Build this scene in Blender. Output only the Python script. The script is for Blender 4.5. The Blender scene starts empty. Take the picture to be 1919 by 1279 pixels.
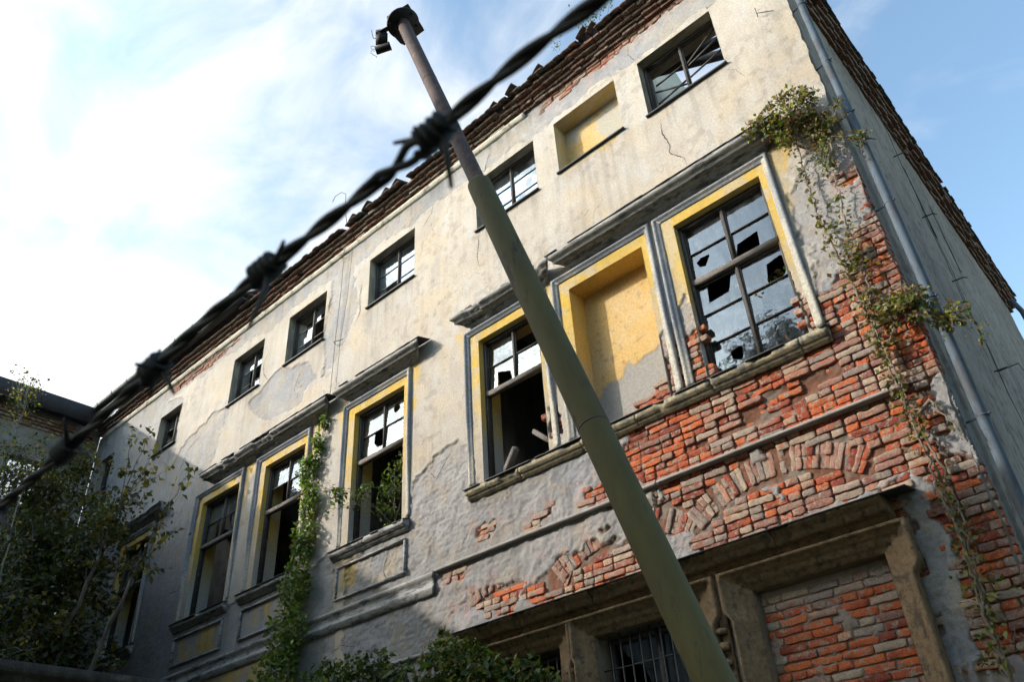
import bpy, math, random
import numpy as np
from mathutils import Matrix, Vector

# ---------------------------------------------------------------- camera, sky, sun
C = bpy.context.scene.collection
SC = bpy.context.scene
cam = bpy.data.cameras.new('camera'); camo = bpy.data.objects.new('camera', cam); C.objects.link(camo)
SC.camera = camo
cam.sensor_width = 36; cam.lens = 28.72; cam.clip_start = 0.02; cam.clip_end = 3000
CAM = np.array([1.26, -7.8, 1.6])
rx = Vector((0.73351903, 0.67730016, -0.056695)); up = Vector((0.42077472, -0.38702192, 0.82046491)); fw = Vector((-0.53375881, 0.62568245, 0.56887873))
camo.matrix_world = Matrix(((rx.x, up.x, -fw.x, CAM[0]), (rx.y, up.y, -fw.y, CAM[1]), (rx.z, up.z, -fw.z, CAM[2]), (0, 0, 0, 1)))
cam.dof.use_dof = True; cam.dof.focus_distance = 10.0; cam.dof.aperture_fstop = 13.0

SUN_TO = Vector((-0.37, -0.34, 0.247)).normalized()
EL = math.asin(SUN_TO.z); AZ = math.atan2(SUN_TO.x, SUN_TO.y)
W = bpy.data.worlds.new("World"); SC.world = W; W.use_nodes = True
SC.view_settings.view_transform = 'Standard'; SC.view_settings.look = 'None'
SC.view_settings.exposure = 0.12; SC.view_settings.gamma = 1.0; SC.view_settings.use_curve_mapping = False

def N(nt, t, **k):
    n = nt.nodes.new(t)
    for a, b in k.items():
        if a in n.bl_rna.properties: setattr(n, a, b)
        else: n.inputs[a].default_value = b
    return n

def build_world():
    nt = W.node_tree; nt.nodes.clear(); L = nt.links.new
    out = N(nt, 'ShaderNodeOutputWorld'); bg = N(nt, 'ShaderNodeBackground'); bg.inputs['Strength'].default_value = 0.072
    sky = N(nt, 'ShaderNodeTexSky'); sky.sky_type = 'NISHITA'; sky.sun_disc = False
    sky.sun_elevation = EL; sky.sun_rotation = AZ; sky.air_density = 1.0; sky.dust_density = 1.6; sky.ozone_density = 1.0
    tc = N(nt, 'ShaderNodeTexCoord'); mp = N(nt, 'ShaderNodeMapping'); mp.inputs['Scale'].default_value = (1.0, 1.6, 2.2); mp.inputs['Rotation'].default_value = (0.3, 0.2, 0.5)
    L(tc.outputs['Generated'], mp.inputs['Vector'])
    n1 = N(nt, 'ShaderNodeTexNoise'); n1.inputs['Scale'].default_value = 3.0; n1.inputs['Detail'].default_value = 9; n1.inputs['Roughness'].default_value = 0.56; n1.inputs['Distortion'].default_value = 0.5
    L(mp.outputs[0], n1.inputs['Vector'])
    # clouds are thicker to the west
    dt = N(nt, 'ShaderNodeVectorMath', operation='DOT_PRODUCT'); dt.inputs[1].default_value = (-0.97, 0.12, -0.22)
    L(tc.outputs['Generated'], dt.inputs[0])
    ma = N(nt, 'ShaderNodeMath', operation='MULTIPLY_ADD'); ma.inputs[1].default_value = 0.36; L(dt.outputs['Value'], ma.inputs[0]); L(n1.outputs['Fac'], ma.inputs[2])
    cr = N(nt, 'ShaderNodeMapRange', interpolation_type='SMOOTHSTEP'); cr.inputs['From Min'].default_value = 0.46; cr.inputs['From Max'].default_value = 0.90; L(ma.outputs[0], cr.inputs['Value'])
    mx = N(nt, 'ShaderNodeMix', data_type='RGBA'); mx.inputs[7].default_value = (15.5, 15.8, 16.0, 1)
    boost = N(nt, 'ShaderNodeMix', data_type='RGBA', blend_type='MULTIPLY'); boost.inputs[0].default_value = 1; boost.inputs[7].default_value = (4.9, 5.3, 4.9, 1)
    L(sky.outputs[0], boost.inputs[6])
    ds = N(nt, 'ShaderNodeVectorMath', operation='DOT_PRODUCT'); ds.inputs[1].default_value = SUN_TO; L(tc.outputs['Generated'], ds.inputs[0])
    pw = N(nt, 'ShaderNodeMath', operation='POWER'); pw.inputs[1].default_value = 7.0; mxx = N(nt, 'ShaderNodeMath', operation='MAXIMUM'); mxx.inputs[1].default_value = 0.0
    L(ds.outputs['Value'], mxx.inputs[0]); L(mxx.outputs[0], pw.inputs[0]); gl = N(nt, 'ShaderNodeMath', operation='MULTIPLY_ADD'); gl.inputs[1].default_value = 2.0; gl.inputs[2].default_value = 1.0; L(pw.outputs[0], gl.inputs[0])
    sc = N(nt, 'ShaderNodeVectorMath', operation='SCALE')
    L(cr.outputs[0], mx.inputs[0]); L(boost.outputs[2], mx.inputs[6]); L(mx.outputs[2], sc.inputs[0]); L(gl.outputs[0], sc.inputs['Scale']); L(sc.outputs[0], bg.inputs['Color']); L(bg.outputs[0], out.inputs[0])
build_world()
sl = bpy.data.lights.new('sun', 'SUN'); sl.energy = 5.0; sl.angle = math.radians(0.53); sl.color = (1.0, 0.945, 0.86)
so = bpy.data.objects.new('sun', sl); C.objects.link(so); so.rotation_euler = SUN_TO.to_track_quat('Z', 'Y').to_euler()

# ---------------------------------------------------------------- helpers
rng = np.random.default_rng(7); random.seed(7)

def _hash(ix, iy, s):
    h = (ix.astype(np.int64) * 374761393 + iy.astype(np.int64) * 668265263 + s * 974711) & 0xffffffff
    h = ((h ^ (h >> 13)) * 1274126177) & 0xffffffff
    return ((h ^ (h >> 16)) & 0xffff) / 65535.0
def vnoise(x, y, s=0):
    x = np.asarray(x, float); y = np.asarray(y, float)
    ix = np.floor(x); iy = np.floor(y); fx = x - ix; fy = y - iy
    fx = fx * fx * (3 - 2 * fx); fy = fy * fy * (3 - 2 * fy)
    a = _hash(ix, iy, s); b = _hash(ix + 1, iy, s); c = _hash(ix, iy + 1, s); d = _hash(ix + 1, iy + 1, s)
    return (a * (1 - fx) + b * fx) * (1 - fy) + (c * (1 - fx) + d * fx) * fy
def fbm(x, y, f, o=4, s=0, g=0.5):
    t = 0; a = 1; n = 0
    for i in range(o):
        t = t + a * vnoise(x * f + 17.3 * i, y * f - 9.1 * i, s + i * 13); n += a; a *= g; f *= 2.03
    return t / n            # 0..1
def cellplates(x, y, f, s=0):
    """distance to the nearest and second nearest feature point, and a cell id"""
    x = np.asarray(x) * f; y = np.asarray(y) * f
    ix = np.floor(x); iy = np.floor(y); d1 = np.full(x.shape, 9.); d2 = np.full(x.shape, 9.); cid = np.zeros(x.shape)
    for dx in (-1, 0, 1):
        for dy in (-1, 0, 1):
            jx = ix + dx; jy = iy + dy
            px = jx + _hash(jx, jy, s); py = jy + _hash(jx, jy, s + 5); d = np.hypot(px - x, py - y); i = _hash(jx, jy, s + 9)
            new = d < d1
            d2 = np.where(new, d1, np.minimum(d2, d)); cid = np.where(new, i, cid); d1 = np.where(new, d, d1)
    return d1, d2, cid
def sstep(a, b, v):
    t = np.clip((v - a) / (b - a), 0, 1); return t * t * (3 - 2 * t)
def sdpoly(x, z, P):
    """signed distance (positive inside)"""
    P = np.array(P, float); d = np.full(x.shape, 1e9); ins = np.zeros(x.shape, bool)
    for i in range(len(P)):
        a = P[i]; b = P[(i + 1) % len(P)]; e = b - a
        t = np.clip(((x - a[0]) * e[0] + (z - a[1]) * e[1]) / (e @ e), 0, 1)
        d = np.minimum(d, np.hypot(x - a[0] - t * e[0], z - a[1] - t * e[1]))
        if a[1] != b[1]:
            c = ((a[1] > z) != (b[1] > z)) & (x < (b[0] - a[0]) * (z - a[1]) / (b[1] - a[1]) + a[0]); ins ^= c
    return np.where(ins, d, -d)

class MB:
    """collects geometry in world coordinates, then links it as one mesh object"""
    def __init__(s): s.v = []; s.f = []; s.c = []; s.n = 0; s.hascol = False
    def add(s, V, F, col=None):
        V = np.asarray(V, float).reshape(-1, 3); s.v.append(V)
        for f in F: s.f.append(tuple(int(i) + s.n for i in f))
        if col is None: col = (1, 1, 1)
        else: s.hascol = True
        col = np.asarray(col, float)
        if col.ndim == 1: col = np.tile(col, (len(V), 1))
        s.c.append(col); s.n += len(V); return s
    def box(s, x0, x1, y0, y1, z0, z1, j=0, col=None):
        V = np.array([(x, y, z) for x in (x0, x1) for y in (y0, y1) for z in (z0, z1)], float)
        if j: V += rng.uniform(-j, j, V.shape)
        return s.add(V, [(0, 1, 3, 2), (4, 6, 7, 5), (0, 4, 5, 1), (2, 3, 7, 6), (0, 2, 6, 4), (1, 5, 7, 3)], col)
    def bar(s, a, b, w, t=None, upv=(0, 0, 1), bev=0.0, col=None):
        """rectangular bar from a to b, w across, t the other way"""
        a = np.array(a, float); b = np.array(b, float); t = t or w; d = b - a; d /= np.linalg.norm(d)
        u = np.cross(d, upv)
        if np.linalg.norm(u) < 1e-6: u = np.cross(d, (0, 1, 0))
        u /= np.linalg.norm(u); v = np.cross(u, d); w2 = w / 2; t2 = t / 2; q = min(w2, t2) * 0.25
        ring = [(-w2 + q, -t2), (w2 - q, -t2), (w2, -t2 + q), (w2, t2 - q), (w2 - q, t2), (-w2 + q, t2), (-w2, t2 - q), (-w2, -t2 + q)]
        V = [a + u * p + v * r for p, r in ring] + [b + u * p + v * r for p, r in ring]
        F = [(i, (i + 1) % 8, 8 + (i + 1) % 8, 8 + i) for i in range(8)] + [tuple(range(7, -1, -1)), tuple(range(8, 16))]
        return s.add(V, F, col)
    def tube(s, P, r, n=8, caps=True, col=None, noise=0):
        P = np.array(P, float); m = len(P); r = np.broadcast_to(np.asarray(r, float), (m,))
        T = np.gradient(P, axis=0); T /= np.linalg.norm(T, axis=1)[:, None] + 1e-12
        ref = np.array([0, 0, 1.]) if abs(T[0][2]) < 0.9 else np.array([1., 0, 0])
        u = np.cross(T[0], ref); u /= np.linalg.norm(u); V = []
        for i in range(m):
            u = u - T[i] * (u @ T[i]); u /= np.linalg.norm(u) + 1e-12; v = np.cross(T[i], u)
            for k in range(n):
                a = 2 * math.pi * k / n; rr = r[i] * (1 + (rng.uniform(-noise, noise) if noise else 0))
                V.append(P[i] + rr * (math.cos(a) * u + math.sin(a) * v))
        F = [(i * n + k, i * n + (k + 1) % n, (i + 1) * n + (k + 1) % n, (i + 1) * n + k) for i in range(m - 1) for k in range(n)]
        if caps: F += [tuple(range(n - 1, -1, -1)), tuple((m - 1) * n + k for k in range(n))]
        return s.add(V, F, col)
    def build(s, name, mat, parent=None, smooth=False):
        V = np.concatenate(s.v) if s.v else np.zeros((0, 3))
        me = bpy.data.meshes.new(name)
        n = len(V); me.vertices.add(n); me.vertices.foreach_set('co', V.ravel().astype(np.float32))
        ln = np.fromiter((len(f) for f in s.f), np.int32, len(s.f)); li = np.fromiter((i for f in s.f for i in f), np.int32, int(ln.sum()))
        me.loops.add(len(li)); me.loops.foreach_set('vertex_index', li)
        me.polygons.add(len(ln)); me.polygons.foreach_set('loop_start', np.concatenate([[0], np.cumsum(ln)[:-1]]).astype(np.int32))
        me.update(calc_edges=True); me.validate()
        if s.hascol:
            ca = me.color_attributes.new('Col', 'FLOAT_COLOR', 'POINT'); cc = np.concatenate(s.c)
            ca.data.foreach_set('color', np.hstack([cc, np.ones((n, 1))]).ravel().astype(np.float32))
        if smooth: me.polygons.foreach_set('use_smooth', np.ones(len(me.polygons), bool))
        me.materials.append(mat)
        o = bpy.data.objects.new(name, me); C.objects.link(o)
        if parent is not None:
            o.parent = parent
            if parent.type == 'EMPTY': o.matrix_parent_inverse = Matrix.Translation(-parent.location)
        return o

def grid_object(name, V, nx, nz, keep, col, mat, parent=None):
    """V (nx*nz,3) array grid; keep (nx-1,nz-1) bool"""
    idx = np.arange(nx * nz).reshape(nx, nz)
    q = np.stack([idx[:-1, :-1], idx[1:, :-1], idx[1:, 1:], idx[:-1, 1:]], -1)[keep]
    me = bpy.data.meshes.new(name); me.vertices.add(len(V)); me.vertices.foreach_set('co', V.ravel().astype(np.float32))
    me.loops.add(q.size); me.loops.foreach_set('vertex_index', q.ravel().astype(np.int32))
    me.polygons.add(len(q)); me.polygons.foreach_set('loop_start', (np.arange(len(q)) * 4).astype(np.int32))
    me.update(calc_edges=True)
    ca = me.color_attributes.new('Col', 'FLOAT_COLOR', 'POINT')
    ca.data.foreach_set('color', np.hstack([col, np.ones((len(V), 1))]).ravel().astype(np.float32))
    me.polygons.foreach_set('use_smooth', np.ones(len(me.polygons), bool))
    me.materials.append(mat); o = bpy.data.objects.new(name, me); C.objects.link(o)
    if parent is not None:
        o.parent = parent
        if parent.type == 'EMPTY': o.matrix_parent_inverse = Matrix.Translation(-parent.location)
    return o

def thing(name, label, cat, loc=(0, 0, 0), group=None):
    o = bpy.data.objects.new(name, None); C.objects.link(o); o.location = loc; o['label'] = label; o['category'] = cat
    if group: o['group'] = group
    return o
def tag(o, label, cat, group=None, kind=None):
    o['label'] = label; o['category'] = cat
    if group: o['group'] = group
    if kind: o['kind'] = kind
    return o

# ---------------------------------------------------------------- materials
def mat(name, base=(0.5, 0.5, 0.5), var=0.15, scale=8, rough=0.85, bump=0.3, bscale=60, dist=0.004, attr=False, metal=0, second=None, sfac=0.5, sscale=3, stretch=(1, 1, 1), detail=6):
    m = bpy.data.materials.new(name); m.use_nodes = True; nt = m.node_tree; L = nt.links.new; b = nt.nodes['Principled BSDF']
    g = N(nt, 'ShaderNodeNewGeometry'); mp = N(nt, 'ShaderNodeMapping'); mp.inputs['Scale'].default_value = stretch
    L(g.outputs['Position'], mp.inputs['Vector'])
    n1 = N(nt, 'ShaderNodeTexNoise'); n1.inputs['Scale'].default_value = scale; n1.inputs['Detail'].default_value = detail; n1.inputs['Roughness'].default_value = 0.65
    L(mp.outputs[0], n1.inputs['Vector'])
    if attr:
        a = N(nt, 'ShaderNodeAttribute'); a.attribute_name = 'Col'; c = a.outputs['Color']
    else:
        a = N(nt, 'ShaderNodeRGB'); a.outputs[0].default_value = (*base, 1); c = a.outputs[0]
    if second:
        n3 = N(nt, 'ShaderNodeTexNoise'); n3.inputs['Scale'].default_value = sscale; n3.inputs['Detail'].default_value = 8; n3.inputs['Roughness'].default_value = 0.7; L(mp.outputs[0], n3.inputs['Vector'])
        r3 = N(nt, 'ShaderNodeMapRange'); r3.inputs['From Min'].default_value = 0.62 - sfac * 0.3; r3.inputs['From Max'].default_value = 0.70 - sfac * 0.25; L(n3.outputs['Fac'], r3.inputs['Value'])
        m3 = N(nt, 'ShaderNodeMix', data_type='RGBA'); m3.inputs[7].default_value = (*second, 1); L(r3.outputs[0], m3.inputs[0]); L(c, m3.inputs[6]); c = m3.outputs[2]
    mr = N(nt, 'ShaderNodeMapRange'); mr.inputs['From Min'].default_value = 0.25; mr.inputs['From Max'].default_value = 0.75; mr.inputs['To Min'].default_value = 1 - var; mr.inputs['To Max'].default_value = 1 + var; L(n1.outputs['Fac'], mr.inputs['Value'])
    mx = N(nt, 'ShaderNodeVectorMath', operation='SCALE'); L(c, mx.inputs[0]); L(mr.outputs[0], mx.inputs['Scale']); L(mx.outputs[0], b.inputs['Base Color'])
    b.inputs['Roughness'].default_value = rough; b.inputs['Metallic'].default_value = metal
    if rough > 0.8: b.inputs['Specular IOR Level'].default_value = 0.2
    if bump:
        n2 = N(nt, 'ShaderNodeTexNoise'); n2.inputs['Scale'].default_value = bscale; n2.inputs['Detail'].default_value = 5; n2.inputs['Roughness'].default_value = 0.7; L(mp.outputs[0], n2.inputs['Vector'])
        bp = N(nt, 'ShaderNodeBump'); bp.inputs['Strength'].default_value = bump; bp.inputs['Distance'].default_value = dist; L(n2.outputs['Fac'], bp.inputs['Height']); L(bp.outputs[0], b.inputs['Normal'])
    return m

M = {}
M['wall'] = mat('plaster', attr=True, var=0.24, scale=30, bump=1.0, bscale=70, dist=0.012, detail=10)
M['brick'] = mat('old_brick', attr=True, var=0.5, scale=60, bump=1.0, bscale=130, dist=0.007, detail=8, second=(0.23, 0.185, 0.14), sfac=0.34, sscale=15)
M['sidewall'] = mat('side_plaster', attr=True, var=0.22, scale=9, bump=0.8, bscale=40, dist=0.01)
M['trim'] = mat('weathered_grey_moulding', (0.27, 0.26, 0.245), var=0.5, scale=24, bump=0.8, bscale=150, dist=0.004, second=(0.09, 0.09, 0.095), sfac=0.38, sscale=6.5, stretch=(0.5, 1, 2.5))
M['surround'] = mat('surround_moulding', attr=True, var=0.45, scale=30, bump=0.8, bscale=150, dist=0.004)
M['stone'] = mat('brown_sandstone', (0.19, 0.125, 0.07), var=0.4, scale=24, bump=0.6, bscale=170, dist=0.002, second=(0.09, 0.066, 0.045), sfac=0.35, sscale=9)
M['sillstone'] = mat('sill_stone', (0.30, 0.25, 0.165), var=0.45, scale=26, bump=0.8, bscale=130, dist=0.004, second=(0.14, 0.13, 0.11), sfac=0.5, sscale=8)
M['sheet'] = mat('dark_sheet_metal', (0.035, 0.033, 0.035), var=0.4, scale=8, rough=0.7, bump=0.3, bscale=20, dist=0.006)
M['plank'] = mat('bleached_plank', (0.24, 0.22, 0.20), var=0.5, scale=10, bump=0.6, bscale=40, dist=0.004, stretch=(0.6, 4, 8))
M['wood'] = mat('old_window_wood', (0.035, 0.029, 0.026), var=0.5, scale=18, rough=0.8, bump=0.5, bscale=60, dist=0.003, second=(0.075, 0.065, 0.055), sfac=0.25, sscale=6, stretch=(2, 2, 2))
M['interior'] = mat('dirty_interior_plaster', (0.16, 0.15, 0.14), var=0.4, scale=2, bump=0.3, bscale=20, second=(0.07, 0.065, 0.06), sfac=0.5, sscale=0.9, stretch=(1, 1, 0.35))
M['interior_cream'] = mat('cream_interior_plaster', (0.5, 0.44, 0.33), var=0.2, scale=3, bump=0.4, bscale=30)  # cream is this plaster's own colour
M['gap_shade'] = mat('dark_gap_shade', (0.05, 0.045, 0.04), var=0.3, bump=0)  # near-black in place of the shade down in cracks and slits
M['pipe'] = mat('blue_grey_zinc', (0.07, 0.095, 0.125), var=0.3, scale=5, rough=0.8, bump=0.2, bscale=18, dist=0.004, metal=0.0, second=(0.045, 0.05, 0.058), sfac=0.5, sscale=5, stretch=(1, 1, 0.4))
M['green'] = mat('olive_painted_pole', (0.098, 0.078, 0.023), var=0.25, scale=7, rough=0.8, bump=0.35, bscale=120, dist=0.002, second=(0.05, 0.032, 0.018), sfac=0.22, sscale=6, stretch=(1, 1, 0.3))
M['rust'] = mat('rusty_steel', (0.075, 0.045, 0.04), var=0.45, scale=12, rough=0.8, bump=0.4, bscale=80, dist=0.002, second=(0.14, 0.085, 0.05), sfac=0.25, sscale=9)
M['black'] = mat('black_iron', (0.018, 0.017, 0.018), var=0.4, scale=10, rough=0.6, bump=0.2, bscale=60, dist=0.002)
M['wire'] = mat('blackened_wire', (0.004, 0.004, 0.0045), var=0.4, scale=200, rough=0.65, bump=0)
M['lens'] = mat('dull_lamp_glass', (0.35, 0.37, 0.40), var=0.1, rough=0.3, bump=0)
M['tile'] = mat('dark_roof_tile', (0.06, 0.045, 0.038), var=0.5, scale=6, bump=0.6, bscale=50, dist=0.006, second=(0.16, 0.075, 0.05), sfac=0.3, sscale=7)
M['gutter'] = mat('gutter_zinc', (0.20, 0.22, 0.22), var=0.3, scale=4, rough=0.6, bump=0.1, bscale=10, metal=0.2)
M['bark'] = mat('bark', (0.10, 0.085, 0.07), var=0.5, scale=20, bump=0.8, bscale=60, dist=0.006, stretch=(1, 1, 0.3))
M['vinestem'] = mat('vine_stem', (0.17, 0.135, 0.10), var=0.4, scale=30, bump=0.5, bscale=90, dist=0.004, stretch=(1, 1, 0.3))
M['birch'] = mat('birch_bark', (0.20, 0.19, 0.175), var=0.2, scale=10, bump=0.3, second=(0.06, 0.055, 0.05), sfac=0.3, sscale=9, stretch=(1, 1, 3))
M['ground'] = mat('weedy_ground', (0.07, 0.075, 0.04), var=0.5, scale=2, bump=0.8, bscale=15, dist=0.05, second=(0.13, 0.11, 0.08), sfac=0.4, sscale=1.2)
M['cable'] = mat('old_cable', (0.06, 0.055, 0.05), var=0.2, bump=0)
M['coping'] = mat('dark_coping_stone', (0.06, 0.055, 0.05), var=0.5, scale=12, bump=1.0, bscale=60, dist=0.012, second=(0.12, 0.115, 0.105), sfac=0.3, sscale=5)
M['board'] = mat('cream_board', (0.62, 0.55, 0.42), var=0.1, bump=0.2)

def leaf_mat():
    m = bpy.data.materials.new('leaf'); m.use_nodes = True; nt = m.node_tree; L = nt.links.new; nt.nodes.clear()
    o = N(nt, 'ShaderNodeOutputMaterial'); a = N(nt, 'ShaderNodeAttribute'); a.attribute_name = 'Col'
    p = N(nt, 'ShaderNodeBsdfPrincipled'); p.inputs['Roughness'].default_value = 0.55; p.inputs['Specular IOR Level'].default_value = 0.35; L(a.outputs['Color'], p.inputs['Base Color'])
    t = N(nt, 'ShaderNodeBsdfTranslucent'); ml = N(nt, 'ShaderNodeMix', data_type='RGBA', blend_type='MULTIPLY'); ml.inputs[0].default_value = 1; ml.inputs[7].default_value = (1.5, 1.6, 0.6, 1)
    L(a.outputs['Color'], ml.inputs[6]); L(ml.outputs[2], t.inputs['Color'])
    x = N(nt, 'ShaderNodeMixShader'); x.inputs[0].default_value = 0.35; L(p.outputs[0], x.inputs[1]); L(t.outputs[0], x.inputs[2]); L(x.outputs[0], o.inputs[0]); return m
M['leaf'] = leaf_mat()

def glass_mat():
    m = bpy.data.materials.new('old_window_glass'); m.use_nodes = True; nt = m.node_tree; L = nt.links.new; nt.nodes.clear()
    o = N(nt, 'ShaderNodeOutputMaterial'); g = N(nt, 'ShaderNodeNewGeometry')
    n = N(nt, 'ShaderNodeTexNoise'); n.inputs['Scale'].default_value = 3.0; n.inputs['Detail'].default_value = 3; L(g.outputs['Position'], n.inputs['Vector'])
    bp = N(nt, 'ShaderNodeBump'); bp.inputs['Strength'].default_value = 0.25; bp.inputs['Distance'].default_value = 0.02; L(n.outputs['Fac'], bp.inputs['Height'])
    gl = N(nt, 'ShaderNodeBsdfGlossy'); gl.inputs['Roughness'].default_value = 0.04; gl.inputs['Color'].default_value = (0.82, 0.92, 1, 1); L(bp.outputs[0], gl.inputs['Normal'])
    tr = N(nt, 'ShaderNodeBsdfTransparent'); tr.inputs['Color'].default_value = (0.75, 0.82, 0.83, 1)
    df = N(nt, 'ShaderNodeBsdfDiffuse'); df.inputs['Color'].default_value = (0.13, 0.15, 0.17, 1)
    mp = N(nt, 'ShaderNodeMapping'); mp.inputs['Scale'].default_value = (5, 5, 1.1); L(g.outputs['Position'], mp.inputs['Vector'])
    n2 = N(nt, 'ShaderNodeTexNoise'); n2.inputs['Scale'].default_value = 2.2; n2.inputs['Detail'].default_value = 8; n2.inputs['Roughness'].default_value = 0.7; L(mp.outputs[0], n2.inputs['Vector'])
    r = N(nt, 'ShaderNodeMapRange'); r.inputs['From Min'].default_value = 0.42; r.inputs['From Max'].default_value = 0.80; r.inputs['To Min'].default_value = 0.03; r.inputs['To Max'].default_value = 0.45; L(n2.outputs['Fac'], r.inputs['Value'])
    m1 = N(nt, 'ShaderNodeMixShader'); L(r.outputs[0], m1.inputs[0]); L(tr.outputs[0], m1.inputs[1]); L(df.outputs[0], m1.inputs[2])
    fr = N(nt, 'ShaderNodeFresnel'); fr.inputs['IOR'].default_value = 1.52
    ma = N(nt, 'ShaderNodeMath', operation='MULTIPLY_ADD', use_clamp=True); ma.inputs[1].default_value = 2.3; ma.inputs[2].default_value = 0.0; L(fr.outputs[0], ma.inputs[0])
    m2 = N(nt, 'ShaderNodeMixShader'); L(ma.outputs[0], m2.inputs[0]); L(m1.outputs[0], m2.inputs[1]); L(gl.outputs[0], m2.inputs[2]); L(m2.outputs[0], o.inputs[0]); return m
M['glass'] = glass_mat()

# ---------------------------------------------------------------- the derelict building
B = thing('derelict_building', 'three-storey derelict house with peeling cream plaster, bare red brick and broken windows', 'building', (-10, 0, 0))
LOW = [(-2.39, -1.10), (-6.10, -4.87), (-9.22, -7.88), (-12.02, -10.70), (-14.37, -12.95), (-17.95, -16.62), (-20.7, -19.5)]
UPP = [(-2.38, -1.05, 11.28, 12.55), (-6.02, -4.60, 11.35, 12.55), (-9.02, -7.67, 11.33, 12.55), (-11.80, -10.45, 11.33, 12.6), (-14.0, -12.75, 11.28, 12.55), (-17.40, -16.36, 11.33, 12.42), (-20.75, -19.95, 11.4, 12.45)]
ZL = (6.60, 9.05)
NICHE1 = (-4.23, -2.92, 6.60, 9.02); NICHE2 = (-4.13, -2.84, 11.38, 12.57)
GR = [(-2.42, -1.07, 0.4, 4.07), (-4.45, -3.10, 1.9, 4.07), (-6.20, -4.98, 1.9, 4.07), (-9.3, -8.0, 1.9, 4.07), (-12.1, -10.8, 1.9, 4.07), (-14.5, -13.1, 1.9, 4.07)]
HOLES = [(a, b, ZL[0], ZL[1]) for a, b in LOW] + UPP + [NICHE1, NICHE2] + GR
ZTOP = 13.36

def axis(lo, hi, cuts, stepf):
    c = sorted(set([lo, hi] + [q for q in cuts if lo < q < hi])); out = [lo]
    for a, b in zip(c[:-1], c[1:]):
        n = max(1, int(math.ceil((b - a) / stepf((a + b) / 2)))); out += list(a + (b - a) * np.arange(1, n + 1) / n)
    return np.array(out)

BR = [  # areas where the bricks lie bare (x, z)
    [(-4.05, 6.60), (-3.70, 6.85), (-3.45, 7.03), (-3.2, 7.0), (-2.95, 7.12), (-2.62, 7.32), (-2.36, 7.40), (-2.3, 6.4), (-4.05, 6.4)],
    [(-1.12, 7.45), (-1.02, 7.05), (-0.72, 7.02), (-0.62, 7.22), (-0.42, 7.15), (-0.36, 7.42), (-0.1, 7.62), (0.02, 8.15), (0.05, 3.0), (-0.62, 3.0), (-0.62, 4.75), (-3.2, 4.5), (-5.2, 4.55), (-5.6, 4.85), (-5.3, 5.0), (-4.9, 5.2), (-4.6, 5.15), (-4.2, 5.32), (-3.9, 5.5), (-4.35, 5.62), (-4.38, 5.85), (-4.0, 5.92), (-3.75, 6.2), (-3.55, 6.5), (-1.1, 6.5)],
    [(-6.9, 4.9), (-6.5, 5.12), (-5.9, 5.12), (-5.5, 5.0), (-5.7, 4.6), (-6.2, 4.75), (-6.6, 4.95)],
    [(-6.3, 5.95), (-5.95, 6.0), (-5.9, 5.86), (-6.3, 5.85)], [(-7.05, 5.45), (-6.6, 5.5), (-6.6, 5.36), (-7.05, 5.36)],
    [(-5.35, 5.74), (-4.95, 5.82), (-4.9, 5.72), (-5.3, 5.66)],
    [(-4.85, 7.3), (-4.62, 7.3), (-4.62, 6.8), (-4.85, 6.75)],
    [(-0.62, 3.0), (-0.62, 4.75), (-0.95, 4.7), (-0.95, 3.0)],
    [(-0.35, 8.35), (0.02, 8.45), (0.02, 8.25), (-0.2, 8.2)], [(-0.6, 13.4), (-1.6, 13.4), (-4.2, 13.4), (-4.4, 13.15), (-2.9, 13.12), (-2.0, 13.22), (-1.2, 13.18), (-0.5, 13.3)],
    [(-16.9, 13.0), (-15.2, 12.95), (-14.0, 13.15), (-15.5, 13.3), (-17.2, 13.25)],
]
GREY = [  # grey render without paint
    [(-9.3, 6.6), (-7.75, 6.5), (-7.55, 7.25), (-7.05, 7.45), (-6.55, 7.35), (-6.35, 7.0), (-6.2, 6.5), (-4.4, 6.4), (-4.3, 7.3), (-3.9, 7.15), (-3.5, 7.55), (-2.9, 7.5), (-2.45, 7.9), (-2.2, 6.5), (-0.8, 6.4), (-0.9, 8.4), (-0.45, 9.0), (0.1, 9.2), (0.1, 2.0), (-9.0, 2.0)],
    [(-14.5, 8.5), (-14.35, 9.7), (-14.1, 10.6), (-13.9, 11.2), (-14.8, 11.35), (-15.6, 11.2), (-16.2, 10.7), (-16.3, 11.5), (-16.4, 12.6), (-17.6, 12.9), (-19.5, 13.5), (-21.5, 13.6), (-21.5, 2), (-14.5, 2.0), (-14.6, 6.2)],
    [(-13.0, 10.95), (-12.4, 11.2), (-12.0, 11.3), (-11.0, 11.0), (-10.6, 10.5), (-11.2, 10.1), (-12.2, 10.2), (-12.8, 10.6)],
    [(-10.45, 11.4), (-10.3, 12.9), (-9.6, 12.9), (-9.3, 11.6), (-9.6, 10.9), (-10.3, 10.4)],
    [(-11.9, 6.5), (-10.6, 6.4), (-9.6, 6.6), (-9.0, 2.0), (-21, 2.0), (-15, 6.4)],
    [(-21.2, 12.9), (-13, 12.85), (-12.6, 12.65), (-11.0, 12.9), (-10.2, 12.7), (-9.2, 12.75), (-7.6, 12.75), (-6.2, 12.75), (-4.4, 12.7), (-2.7, 12.72), (-2.3, 12.66), (-1.0, 12.68), (-0.5, 13.0), (-0.3, 13.6), (-21.2, 13.6)],
]
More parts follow.
